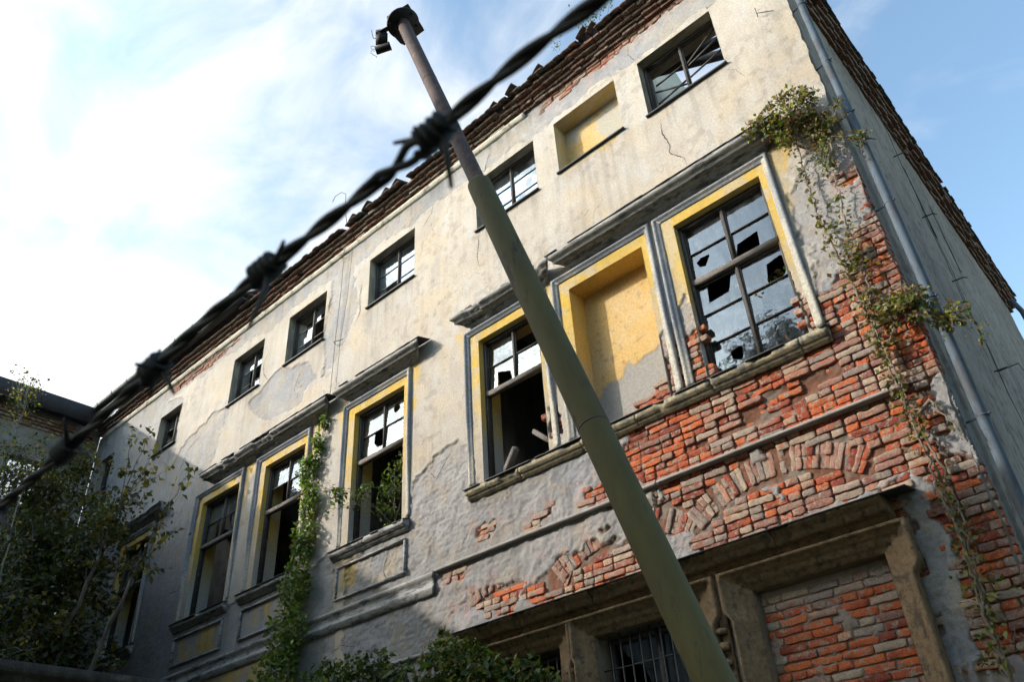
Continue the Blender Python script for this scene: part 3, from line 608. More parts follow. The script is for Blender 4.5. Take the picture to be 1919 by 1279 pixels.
SILL = [(-0.02, 6.385), (0.022, 6.385), (0.026, 6.41), (0.05, 6.415), (0.055, 6.452), (0.10, 6.457), (0.103, 6.53), (-0.02, 6.575)]
for k, (xa, xb, st) in enumerate([(-6.40, -0.88, 'sillstone'), (-9.58, -7.72, 'surround2'), (-12.35, -10.62, 'surround2'), (-14.7, -12.78, 'surround2'), (-18.2, -16.4, 'surround2')]):
    m_ = M['sillstone'] if st == 'sillstone' else M['trim']
    # stone blocks with open joints
    mb = MB(); xs = [xa]
    while xs[-1] < xb - 1.3: xs.append(xs[-1] + rng.uniform(0.85, 1.15))
    xs.append(xb)
    for i in range(len(xs) - 1):
        dz = rng.uniform(-0.006, 0.006); noisy_run(mb, [(h + rng.uniform(-.002, .002), z + dz) for h, z in SILL], xs[i] + 0.004, xs[i + 1] - 0.004, mitre=False, amp=0.006, chip=0.12, seed=20 + k * 7 + i)
    so_ = mb.build('window_sill', m_, B)
    noisy_run(MB(), [(-0.02, 6.578), (0.125, 6.526), (0.13, 6.54), (-0.02, 6.60)], xa - 0.01, xb + 0.01, mitre=False, amp=0.003, chip=0.2, seed=60 + k).build('slate_cover', M['sheet'], so_)

# upper window sills: thin dark slates
for k, (a, b, z0, z1) in enumerate(UPP + [NICHE2]):
    noisy_run(MB(), [(-0.28, z0 - 0.002), (0.045, z0 - 0.022), (0.05, z0 + 0.004), (-0.28, z0 + 0.03)], a + (-0.03), b + 0.03, mitre=False, amp=0.004, seed=80 + k).build('slate_sill', M['sheet'], B)

# string course: full profile left, only a ledge board right
noisy_run(MB(), [(-0.03, 5.25), (0.02, 5.26), (0.03, 5.30), (0.06, 5.33), (0.055, 5.37), (0.025, 5.385), (0.02, 5.47), (0.04, 5.49), (0.07, 5.52), (0.075, 5.555), (-0.03, 5.60)], -21.0, -7.15, mitre=True, step=0.05, amp=0.006, chip=0.3, seed=90).build('string_course', M['trim'], B)
mb = MB(); noisy_run(mb, [(-0.06, 5.545), (0.055, 5.545), (0.065, 5.565), (0.06, 5.585), (-0.06, 5.592)], -7.1, -3.3, mitre=False, amp=0.005, chip=0, seed=92)
noisy_run(mb, [(-0.06, 5.555), (0.06, 5.555), (0.07, 5.57), (0.06, 5.592), (-0.06, 5.60)], -3.28, -0.35, mitre=False, amp=0.007, seed=93)
mb.build('ledge_board', M['plank'], B)
# plaster left hanging under the ledge (a wavy bulge)
def bulge(xa, xb, z0, z1, out, seed):
    n = int((xb - xa) / 0.03); prof = [(-.05, z0), (out * .5, z0 + .02), (out, z0 + (z1 - z0) * .35), (out * .9, z0 + (z1 - z0) * .6), (out * .55, z1 - .02), (-.05, z1)]
    V = []
    for i in range(n + 1):
        x = xa + (xb - xa) * i / n; w = float(fbm(np.array([x]), np.array([0.]), 4, 3, seed)[0]); tap = min(1, 6 * min(i, n - i) / n)
        for h, z in prof: V.append((x, -(h * (0.4 + 1.0 * w) * tap if h > 0 else h), z + 0.05 * (w - 0.5)))
    m = len(prof); return MB().add(V, [(i * m + j, (i + 1) * m + j, (i + 1) * m + j + 1, i * m + j + 1) for i in range(n) for j in range(m - 1)], (0.40, 0.36, 0.28))

# apron panels under the left windows
for k, (a, b) in enumerate(LOW[2:5]):
    mb = MB(); w = 0.028
    for (x0, x1, z0, z1) in ((a - .22, b + .12, 6.24, 6.27), (a - .22, b + .12, 5.72, 5.75), (a - .22, a - .19, 5.75, 6.24), (b + .09, b + .12, 5.75, 6.24)): mb.box(x0, x1, -0.028, 0.02, z0, z1, j=0.003)
    mb.build('apron_frame', M['trim'], B)

# ground floor: stone cornice over the portals, portal frames
GC = [(-0.02, 4.29), (0.05, 4.29), (0.055, 4.325), (0.09, 4.33), (0.11, 4.365), (0.15, 4.38), (0.225, 4.385), (0.23, 4.46), (0.255, 4.465), (0.265, 4.49), (0.28, 4.495), (0.285, 4.52), (-0.02, 4.56)]
xs = [-6.55, -5.35, -4.3, -3.1, -2.0, -0.86]; mb = MB()
for i in range(5):
    first, last = i == 0, i == 4
    noisy_run(mb, [(h, z) for h, z in GC], xs[i] + 0.003, xs[i + 1] - 0.003, mitre=False, amp=0.005, chip=0.15, seed=100 + i)
V0 = mb.build('stone_cornice', M['stone'], B)
noisy_run(MB(), [(-0.02, 4.566), (0.30, 4.516), (0.305, 4.528), (-0.02, 4.585)], -6.6, -0.62, mitre=False, amp=0.003, seed=106).build('sheet_flashing', M['sheet'], V0)
noisy_run(MB(), [(-0.03, 4.46), (0.015, 4.47), (0.03, 4.5), (-0.03, 4.54)], -21, -6.65, mitre=False, step=0.08, amp=0.01, seed=107).build('string_course', M['trim'], B)

def portal(a, b, zt, seed):
    """stepped stone frame with ears round a ground floor opening"""
    prof = [(-0.0, -0.01), (0.0, 0.15), (0.03, 0.152), (0.035, 0.125), (0.06, 0.11), (0.075, 0.085), (0.085, 0.08), (0.09, 0.062), (0.155, 0.058), (0.16, 0.03), (0.225, 0.026), (0.235, -0.3)]
    x0, x1 = a - 0.235, b + 0.235; mb = MB(); m = len(prof); z_ear = zt - 0.40; ear = 0.075; zb = 0.2; P = []
    left = [(x0, zb, 0), (x0, z_ear - .09, 0), (x0 - ear * .4, z_ear - .05, 0), (x0 - ear, z_ear, 0), (x0 - ear, zt, 0)]
    pts = []
    for x, z, _ in left: pts.append(('L', x, z))
    right = [(x1 + ear, zt), (x1 + ear, z_ear), (x1 + ear * .4, z_ear - .05), (x1, z_ear - .09), (x1, zb)]
    V = []; allp = [(x, z, 1) for _, x, z in pts] + [(x, z, -1) for x, z in right]
    # subdivide
    sub = []
    for i in range(len(allp) - 1):
        p, q = allp[i], allp[i + 1]; L = math.hypot(q[0] - p[0], q[1] - p[1]); n = max(1, int(L / 0.06))
        for k in range(n): sub.append((p[0] + (q[0] - p[0]) * k / n, p[1] + (q[1] - p[1]) * k / n, p[2], q[2], k / n, i))
    sub.append((*allp[-1][:2], -1, -1, 0, len(allp)))
    cxm = (a + b) / 2
    for x, z, s1, s2, t, i in sub:
        for d, h in prof:
            k = d / 0.235
            # inner edge is straight: blend outer shape to inner
            if i < 4 or (i == 4 and t == 0): xi = a; zi = min(z, zt - 0.235)
            elif i > 4: xi = b; zi = min(z, zt - 0.235)
            else: xi = a + (b - a) * t; zi = zt - 0.235
            xx = x + (xi - x) * k; zz = z + (zi - z) * k if (i == 4 or z > zt - 0.235) else z
            w = float(fbm(np.array([xx]), np.array([zz]), 8, 3, 700 + seed)[0]) - 0.5
            V.append((xx, -(h + 0.004 * w) if h > 0 else -h, zz))
    n = len(sub); F = [(i * m + j, i * m + j + 1, (i + 1) * m + j + 1, (i + 1) * m + j) for i in range(n - 1) for j in range(m - 1)]
    mb.add(V, F); return mb.build('portal_frame', M['stone'], B)
for k, (a, b, z0, z1) in enumerate(GR[:3]): portal(a, b, z1 + 0.235, k)
# piers with scroll brackets between the portals
for xp in (-2.80, -4.76):
    mb = MB(); mb.box(xp - 0.03, xp + 0.04, -0.07, 0.02, 0.3, 4.30, j=0.002)
    for z, r in ((3.75, 0.035), (3.60, 0.045), (3.45, 0.035)):
        mb.tube([(xp - 0.06, -0.10, z), (xp - 0.02, -0.11, z + 0.005), (xp + 0.05, -0.10, z)], [r * .8, r, r * .8], 10)
    mb.build('pier_scroll', M['stone'], B)

# bricked-up portal on the right
def infill():
    mb = MB(); a, b, z0, z1 = GR[0]; z = 0.45; r = 0
    while z < z1 - 0.03:
        x = b + (0.07 if r % 2 else 0)
        while x > a:
            L = 0.29 if rng.random() < 0.8 else 0.14
            xa, xb = max(a + 0.005, x - L), min(b - 0.005, x)
            if xb - xa > 0.05:
                q = rng.random(); g = fbm(np.array([x]), np.array([z]), 1.8, 3, 801)[0]
                cf = random.choice(RED) if q < 0.78 - 0.9 * max(0, g - 0.45) else random.choice(TAN) if q < 0.93 else random.choice(PINK)
                if z > z1 - 0.25: cf = random.choice(TAN)
                brick(mb, (xa + xb) / 2, z, xb - xa, 0.068, rng.uniform(-0.006, 0.008), 0.06, rng.uniform(-.012, .012), cf, random.choice(RED), y=0.10)
            x -= L + 0.012
        z += 0.082; r += 1
    o = mb.build('brick_infill', M['brick'], B)
    nu, nv = 70, 190; gx, gz = np.meshgrid(np.linspace(a, b, nu), np.linspace(z0, z1, nv), indexing='ij'); x = gx.ravel(); z = gz.ravel()
    y = 0.116 - 0.022 * sstep(0.62, 0.72, fbm(x, z, 5, 4, 805)) + 0.012 * (fbm(x, z, 20, 3, 806) - .5); i = np.arange(nu * nv).reshape(nu, nv)
    q = np.stack([i[:-1, :-1], i[1:, :-1], i[1:, 1:], i[:-1, 1:]], -1).reshape(-1, 4)
    MB().add(np.stack([x, y, z], -1), q, np.array([0.22, 0.175, 0.14]) * (0.8 + 0.4 * fbm(x, z, 3, 3, 807))[:, None]).build('mortar_bed', M['wall'], o, smooth=True)
infill()

# windows ------------------------------------------------------------------
def broken_pane(mb, x0, x1, z0, z1, y, state, seed, lean=0.0):
    r = random.Random(seed)
    if state == 'x': return
    t1 = r.uniform(-0.012, 0.012); t2 = lean + r.uniform(-0.008, 0.012); xm, zm = (x0 + x1) / 2, (z0 + z1) / 2
    def P3(x, z): return (x, y + t1 * (x - xm) + t2 * (z - zm), z)
    if state == 'f':
        mb.add([P3(x0, z0), P3(x1, z0), P3(x1, z1), P3(x0, z1)], [(0, 1, 2, 3)]); return
    # an angular hole: 's' small, 'b' reaches the frame on one side, 'c' only shards left round the edge
    cx = x0 + (x1 - x0) * r.uniform(0.3, 0.7); cz = z0 + (z1 - z0) * r.uniform(0.3, 0.7)
    if state == 'b':
        if r.random() < 0.6: cx = x0 + (x1 - x0) * r.choice([0.14, 0.86])
        else: cz = z0 + (z1 - z0) * r.choice([0.16, 0.84])
    K = r.choice([6, 7, 8]); angs = sorted((2 * math.pi * (k + r.uniform(-.4, .4)) / K) % (2 * math.pi) for k in range(K)); S = min(x1 - x0, z1 - z0) * 0.5
    rad = [S * (r.uniform(0.25, 0.6) if state == 's' else r.uniform(1.1, 2.2) if state == 'c' else r.uniform(0.45, 1.7)) for _ in angs]
    if state == 'b':
        m0 = S * r.uniform(0.75, 1.15); rad = [m0 * r.uniform(0.8, 1.15) * (1.5 if i in (1, 4) else 1) for i in range(K)]
    if state == 's': m0 = S * r.uniform(0.35, 0.6); rad = [m0 * r.uniform(0.75, 1.2) for i in range(K)]
    pts = [(q * math.cos(a), q * math.sin(a)) for a, q in zip(angs, rad)]; corner = [math.atan2(zz - cz, xx - cx) % (2 * math.pi) for xx in (x0, x1) for zz in (z0, z1)]
    al = sorted(set(angs + corner + [2 * math.pi * k / 24 for k in range(24)])); n = len(al); A = []; Bq = []
    for a in al:
        dx, dz = math.cos(a), math.sin(a)
        t = min([(x1 - cx) / dx if dx > 1e-6 else 9, (x0 - cx) / dx if dx < -1e-6 else 9, (z1 - cz) / dz if dz > 1e-6 else 9, (z0 - cz) / dz if dz < -1e-6 else 9])
        h = S
        for i in range(K):
            p, q = pts[i], pts[(i + 1) % K]; ex, ez = q[0] - p[0], q[1] - p[1]; den = dx * ez - dz * ex
            if abs(den) < 1e-9: continue
            tt = (p[0] * ez - p[1] * ex) / den; u = (p[0] * dz - p[1] * dx) / den
            if tt > 0 and -1e-6 <= u <= 1 + 1e-6: h = tt; break
        h = min(h, t * 0.999); A.append(P3(cx + dx * t, cz + dz * t)); Bq.append(P3(cx + dx * h, cz + dz * h))
    mb.add(A + Bq, [(k, (k + 1) % n, n + (k + 1) % n, n + k) for k in range(n)])
def window_low(a, b, upst, lowst, seed, y=0.15, cols=2):
    z0, z1 = ZL; zt = 8.07; fr = MB(); e = 0.003
    w = 0.048
    fr.bar((a + w / 2 + e, y, z0 + .05), (a + w / 2 + e, y, z1 - e), w, 0.10, (0, 1, 0)); fr.bar((b - w / 2 - e, y, z0 + .05), (b - w / 2 - e, y, z1 - e), w, 0.10, (0, 1, 0))
    fr.bar((a + w, y, z1 - w / 2 - e), (b - w, y, z1 - w / 2 - e), 0.10, w, (0, 0, 1)); fr.bar((a + w, y, z0 + w / 2 + .03), (b - w, y, z0 + w / 2 + .03), 0.10, w, (0, 0, 1))
    f = fr.build('window', M['wood'], B)
    MB().bar((a + w - .01, y - 0.02, zt), (b - w + .01, y - 0.02, zt), 0.10, 0.085, (0, 0, 1)).build('transom', M['wood_grey'], f)
    xm = (a + b) / 2; bars = MB(); gl = MB()
    bars.bar((xm, y, zt + .05), (xm, y, z1 - w), 0.036, 0.05, (0, 1, 0))
    if any(s != 'x' for s in lowst): bars.bar((xm, y, z0 + .06), (xm, y, zt - .05), 0.036, 0.05, (0, 1, 0))
    def sash(xa, xb, za, zb, rows, sts, sd):
        if all(s == 'x' for s in sts): return
        t = 0.03
        for p, q in (((xa, za), (xa, zb)), ((xb, za), (xb, zb)), ((xa, za), (xb, za)), ((xa, zb), (xb, zb))):
            bars.bar((p[0], y + .012, p[1]), (q[0], y + .012, q[1]), 0.022, 0.03, (0, 1, 0))
        for i in range(rows):
            c0 = za + (zb - za) * i / rows; c1 = za + (zb - za) * (i + 1) / rows
            if i: bars.bar((xa, y + .008, c0), (xb, y + .008, c0), 0.015, 0.02, (0, 1, 0))
            broken_pane(gl, xa + .012, xb - .012, c0 + .006, c1 - .006, y + 0.012, sts[i], sd * 10 + i, 0.05)
    sash(a + w + .012, xm - .028, zt + .065, z1 - w - .012, 2, upst[0:2], seed); sash(xm + .028, b - w - .012, zt + .065, z1 - w - .012, 2, upst[2:4], seed + 1)
    sash(a + w + .012, xm - .028, z0 + .085, zt - .065, 3, lowst[0:3], seed + 2); sash(xm + .028, b - w - .012, z0 + .085, zt - .065, 3, lowst[3:6], seed + 3)
    bars.build('glazing_bars', M['wood'], f)
    if gl.v: gl.build('glass', M['glass'], f)
M['wood_grey'] = mat('bleached_transom_wood', (0.12, 0.105, 0.095), var=0.5, scale=14, bump=0.6, bscale=50, dist=0.004, stretch=(0.5, 2, 5))
# sts: left column bottom, top ; right column bottom, top
window_low(*LOW[0], 'sfbf', 'sfbffb', 3)
window_low(*LOW[1], 'bffx', 'xxxxxx', 13)
window_low(*LOW[2], 'bffs', 'xxxxxx', 23)
window_low(*LOW[3], 'xfff', 'xxxxxx', 33)
window_low(*LOW[4], 'bfbf', 'xxxxxx', 43)
window_low(*LOW[5], 'bfxx', 'xxxxxx', 53)
window_low(*LOW[6], 'xxxx', 'xxxxxx', 63)

def window_up(a, b, z0, z1, sts, seed, diag=(), y=0.20):
    w = 0.048; fr = MB(); e = 0.004
    fr.bar((a + w / 2 + e, y, z0 + .02), (a + w / 2 + e, y, z1 - e), w, 0.09, (0, 1, 0)); fr.bar((b - w / 2 - e, y, z0 + .02), (b - w / 2 - e, y, z1 - e), w, 0.09, (0, 1, 0))
    fr.bar((a + w, y, z1 - w / 2 - e), (b - w, y, z1 - w / 2 - e), 0.09, w, (0, 0, 1)); fr.bar((a + w, y, z0 + w / 2 + .03), (b - w, y, z0 + w / 2 + .03), 0.09, w, (0, 0, 1))
    f = fr.build('window', M['wood'], B); xm = (a + b) / 2; bars = MB(); gl = MB()
    bars.bar((xm, y, z0 + .06), (xm, y, z1 - w), 0.042, 0.05, (0, 1, 0))
    za, zb = z0 + .085, z1 - w - .012
    for c, (xa, xb) in enumerate(((a + w + .012, xm - .028), (xm + .028, b - w - .012))):
        for p, q in (((xa, za), (xa, zb)), ((xb, za), (xb, zb)), ((xa, za), (xb, za)), ((xa, zb), (xb, zb))):
            if sts[c * 3:c * 3 + 3] == 'xxx' and p[0] == q[0] == xb: continue
            bars.bar((p[0], y + .012, p[1]), (q[0], y + .012, q[1]), 0.022, 0.03, (0, 1, 0))
        for i in range(3):
            c0 = za + (zb - za) * i / 3; c1 = za + (zb - za) * (i + 1) / 3
            if i and not diag: bars.bar((xa, y + .008, c0), (xb, y + .008, c0), 0.022, 0.022, (0, 1, 0))
            broken_pane(gl, xa + .012, xb - .012, c0 + .006, c1 - .006, y + 0.012, sts[c * 3 + i], seed * 10 + c * 3 + i)
    for (p, q) in diag: bars.bar((a + (b - a) * p[0], y + .02, z0 + (z1 - z0) * p[1]), (a + (b - a) * q[0], y + .06, z0 + (z1 - z0) * q[1]), 0.026, 0.026, (0, 1, 0))
    bars.build('glazing_bars', M['wood'], f)
    if gl.v: gl.build('glass', M['glass'], f)
window_up(*UPP[0], 'xxxxxx', 1, diag=(((.08, .30), (.48, .42)), ((.08, .22), (.48, .12)), ((.1, .62), (.48, .70)), ((.08, .52), (.48, .34)), ((.53, .38), (.95, .52)), ((.53, .08), (.95, .22)), ((.53, .62), (.95, .95)), ((.55, .58), (.95, .75))))
window_up(*UPP[1], 'fffbsb', 11)
window_up(*UPP[2], 'xfffff', 22)
window_up(*UPP[3], 'xbxxxb', 33)
window_up(*UPP[4], 'xxffxb', 44)
window_up(*UPP[5], 'fxffff', 55)
window_up(*UPP[6], 'ffffff', 66)

# ground floor grilles
def grille(a, b, z0, z1, glass):
    y = 0.09; f = MB()
    n = int((b - a) / 0.125)
    for i in range(1, n): f.tube([(a + (b - a) * i / n, y, z0), (a + (b - a) * i / n, y, z1)], 0.010, 6)
    for k in range(4): f.bar((a, y + .012, z0 + .25 + k * .52), (b, y + .012, z0 + .25 + k * .52), 0.022, 0.012, (0, 0, 1))
    g = f.build('iron_grille', M['black'], B)
    fr = MB(); yy = 0.27; xm = (a + b) / 2
    for x in (a + .04, xm, b - .04): fr.bar((x, yy, z0), (x, yy, z1), 0.06, 0.07, (0, 1, 0))
    for z in (z0 + .04, z1 - .04, z1 - 0.75): fr.bar((a, yy, z), (b, yy, z), 0.07, 0.05, (0, 0, 1))
    fo = fr.build('window', M['wood'], B)
    if glass:
        gl = MB(); broken_pane(gl, a + .07, xm - .03, z1 - .72, z1 - .07, yy + .01, 'b', 71); broken_pane(gl, xm + .03, b - .07, z1 - .72, z1 - .07, yy + .01, 'f', 72); broken_pane(gl, a + .07, xm - .03, z0 + .07, z1 - .78, yy + .01, 'f', 73); broken_pane(gl, xm + .03, b - .07, z0 + .07, z1 - .78, yy + .01, 'b', 74)
        gl.build('glass', M['glass'], fo)
grille(*GR[1], True); grille(*GR[2], False); grille(*GR[3], False); grille(*GR[4], False); grille(*GR[5], False)

# interior: floors, back wall, partitions, the part of the roof that still stands
for q in ((-21.0, -0.30, 0.46, 7.4, 5.55, 5.75), (-21.0, -0.30, 0.46, 7.4, 10.35, 10.6), (-21.0, -13.4, 0.46, 7.4, 13.3, 13.42), (-21.0, -0.3, 0.46, 7.4, 0.0, 0.1)): MB().box(*q).build('floor', M['interior'], B)
MB().box(-21.0, -0.30, 7.4, 7.7, 0, 13.3).build('interior_wall', M['interior'], B)
MB().box(-21.24, -21.05, 0.46, 7.39, 0.1, 13.3).build('interior_wall', M['interior'], B)
for x in (-3.55, -6.9, -10.25, -15.4): MB().box(x - .12, x + .12, 0.46, 7.39, 0.1, 13.0 if x < -12 else 10.35).build('interior_wall', M['interior'], B)
for x in (-6.9, -10.25, -12.3): MB().box(x - .1, x + .1, 0.46, 4.0, 10.6, 12.6).build('interior_wall', M['interior'], B)
# torn inner gable seen through the top right window
m2 = MB(); P = [(0.6, 10.6), (3.6, 10.6), (3.6, 13.2), (2.9, 14.6), (2.0, 15.3), (1.2, 14.4), (0.6, 14.0)]
V = [(-2.95, y, z) for y, z in P] + [(-2.75, y, z) for y, z in P]; n = len(P)
m2.add(V, [tuple(range(n)), tuple(range(2 * n - 1, n - 1, -1))] + [(i, n + i, n + (i + 1) % n, (i + 1) % n) for i in range(n)])
m2.box(-2.7, -0.9, 3.2, 3.45, 10.6, 14.3)
m2.build('interior_gable', M['interior_cream'], B)
mb = MB()
for (p, q) in (((-2.9, 0.6, 13.2), (-0.4, 2.8, 14.2)), ((-2.6, 0.55, 12.9), (-0.5, 1.2, 13.1)), ((-5.9, 0.8, 13.4), (-4.4, 2.6, 13.6)), ((-5.2, .6, 13.2), (-5.6, 3, 14.2)), ((-8.9, 0.7, 13.3), (-7.6, 2.5, 13.9)), ((-11.5, .7, 13.3), (-10.5, 2.8, 14.0))): MB().bar(p, q, 0.14, 0.16).build('roof_beam', M['wood'], B)
# loose timbers in the open window
for n_, (p, q, a, b) in enumerate([((-6.02, 0.30, 6.68), (-5.55, 0.10, 6.95), 0.09, 0.10), ((-5.45, 0.42, 7.30), (-4.95, 0.16, 6.85), 0.05, 0.07)]):
    tag(MB().bar(p, q, a, b).build('loose_plank', M['wood_grey'], None), ('short thick dark timber propped in the left corner of an open window', 'thin plank leaning across the right side of an open window')[n_], 'plank')

# eaves: corbelled bricks, tiles
def eaves():
    mb = MB()
    # stepped courses (out, z)
    steps = [(0.05, 13.375), (0.10, 13.440), (0.17, 13.505), (0.25, 13.570)]
    for k, (o, z) in enumerate(steps):
        x = 0.18
        while x > -21.0:
            L = 0.29 if rng.random() < 0.6 else 0.14
            left = x < -13.2
            if rng.random() < (0.06 if k > 2 else 0.02) and not left: x -= L + .01; continue
            oo = o + rng.uniform(-0.02, 0.012); r = rng.random()
            cf = (0.11, 0.078, 0.064) if r < 0.6 else (0.17, 0.085, 0.06) if r < 0.85 else (0.15, 0.125, 0.10)
            if 0 <= k <= 1 and x < -4.8: cf = (0.33, 0.29, 0.23) if r < .4 else (0.26, 0.13, 0.09)
            brick(mb, x - L / 2, z, L, 0.058, oo, oo + 0.25, rng.uniform(-.015, .015), cf, (0.11, 0.06, 0.045), wear=0.014)
            x -= L + rng.uniform(0.004, 0.012)
    mb.build('eaves_brickwork', M['brick'], B)
    # remaining plaster cornice line
    noisy_run(MB(), [(-.02, 13.26), (0.02, 13.27), (0.03, 13.30), (0.05, 13.32), (0.055, 13.35), (-.02, 13.37)], -21.0, -4.72, mitre=False, step=0.05, amp=0.008, chip=0, seed=130).build('plaster_cornice', M['plastline'], B)
    mb = MB()   # tile edge: two or three ragged courses, nearly lying on the brick
    for row in range(3):
        x = 0.25
        while x > -13.3:
            L = rng.uniform(0.16, 0.2); pm = (0.02, 0.35, 0.75)[row]
            if rng.random() > pm:
                o = (0.36, 0.30, 0.16)[row] + rng.uniform(-0.02, 0.02); z = 13.625 + 0.055 * row + rng.uniform(-0.006, 0.012)
                d = 0.34; sl_ = 0.35; pts = []
                for i in range(5):
                    u = -1 + 0.5 * i; arch = 0.022 * (1 - u * u)
                    pts.append((x - L / 2 + u * L / 2 * 0.97, -o, z + arch))
                if rng.random() < 0.15: z += 0.04; pts = [(p[0], p[1], p[2] + 0.05 + 0.04 * i) for i, p in enumerate(pts)]
                bk = [(p[0], p[1] + d, p[2] + d * sl_) for p in pts]; lo = [(p[0], p[1], p[2] - 0.03) for p in pts]; lb = [(p[0], p[1] + d, p[2] + d * sl_ - .03) for p in pts]
                V = pts + bk + lo + lb; F = []
                for i in range(4): F += [(i, i + 1, 6 + i, 5 + i), (10 + i, 15 + i, 16 + i, 11 + i), (i, 10 + i, 11 + i, i + 1), (5 + i, 6 + i, 16 + i, 15 + i)]
                F += [(0, 5, 15, 10), (4, 14, 19, 9)]; mb.add(V, F)
            x -= L + rng.uniform(-0.005, 0.01)
    mb.build('eaves_tiles', M['tile'], B)
M['plastline'] = mat('pale_plaster_line', (0.52, 0.49, 0.41), var=0.25, scale=10, bump=0.6, second=(0.2, 0.18, 0.15), sfac=0.35, sscale=5)
eaves()
# standing roof at the left end with boarded eaves and gutter
mb = MB(); V = [(-21, -0.50, 13.78), (-13.3, -0.50, 13.78), (-13.3, 3.7, 17.2), (-21, 3.7, 17.2), (-21, 7.9, 13.9), (-13.3, 7.9, 13.9)]
V2 = [(x, y, z + 0.1) for x, y, z in V]
mb.add(V + V2, [(0, 3, 2, 1), (3, 4, 5, 2), (6, 7, 8, 9), (9, 8, 11, 10), (0, 1, 7, 6), (1, 2, 8, 7), (2, 5, 11, 8), (5, 4, 10, 11), (0, 6, 9, 3), (3, 9, 10, 4)])
mb.build('roof', M['tile'], B)
mb = MB()
for k in range(3):
    x0 = -21.0 + k * 2.6; mb.box(x0, x0 + 2.59, -0.49, -0.33 + 0.0, 13.70, 13.755, j=0.004)
mb.build('eaves_board', M['sheet'], B)
def halfpipe(mb, x0, x1, y, z, r, n=10):
    a = [math.pi + math.pi * k / n for k in range(n + 1)]; V = []
    for x in (x0, x1):
        for rr in (r, r - 0.004):
            for t in a: V.append((x, y + rr * math.cos(t), z + rr * math.sin(t)))
    m = n + 1; F = []
    for i in range(n): F += [(i, i + 1, 2 * m + i + 1, 2 * m + i), (m + i, 3 * m + i, 3 * m + i + 1, m + i + 1), (i, m + i, m + i + 1, i + 1), (2 * m + i, 2 * m + i + 1, 3 * m + i + 1, 3 * m + i)]
    F += [(0, 2 * m, 3 * m, m), (n, m + n, 3 * m + n, 2 * m + n)]; mb.add(V, F)
mb = MB(); halfpipe(mb, -20.55, -13.35, -0.57, 13.90, 0.085); g_ = mb.build('gutter', M['gutter'], B)
mb = MB()
for k in range(9):
    x = -20.3 + k * 0.85; mb.tube([(x, -0.57 + 0.09 * math.cos(t), 13.90 + 0.09 * math.sin(t)) for t in np.linspace(math.pi * 0.9, 2 * math.pi, 9)], 0.009, 5)
mb.build('gutter_bracket', M['black'], g_)

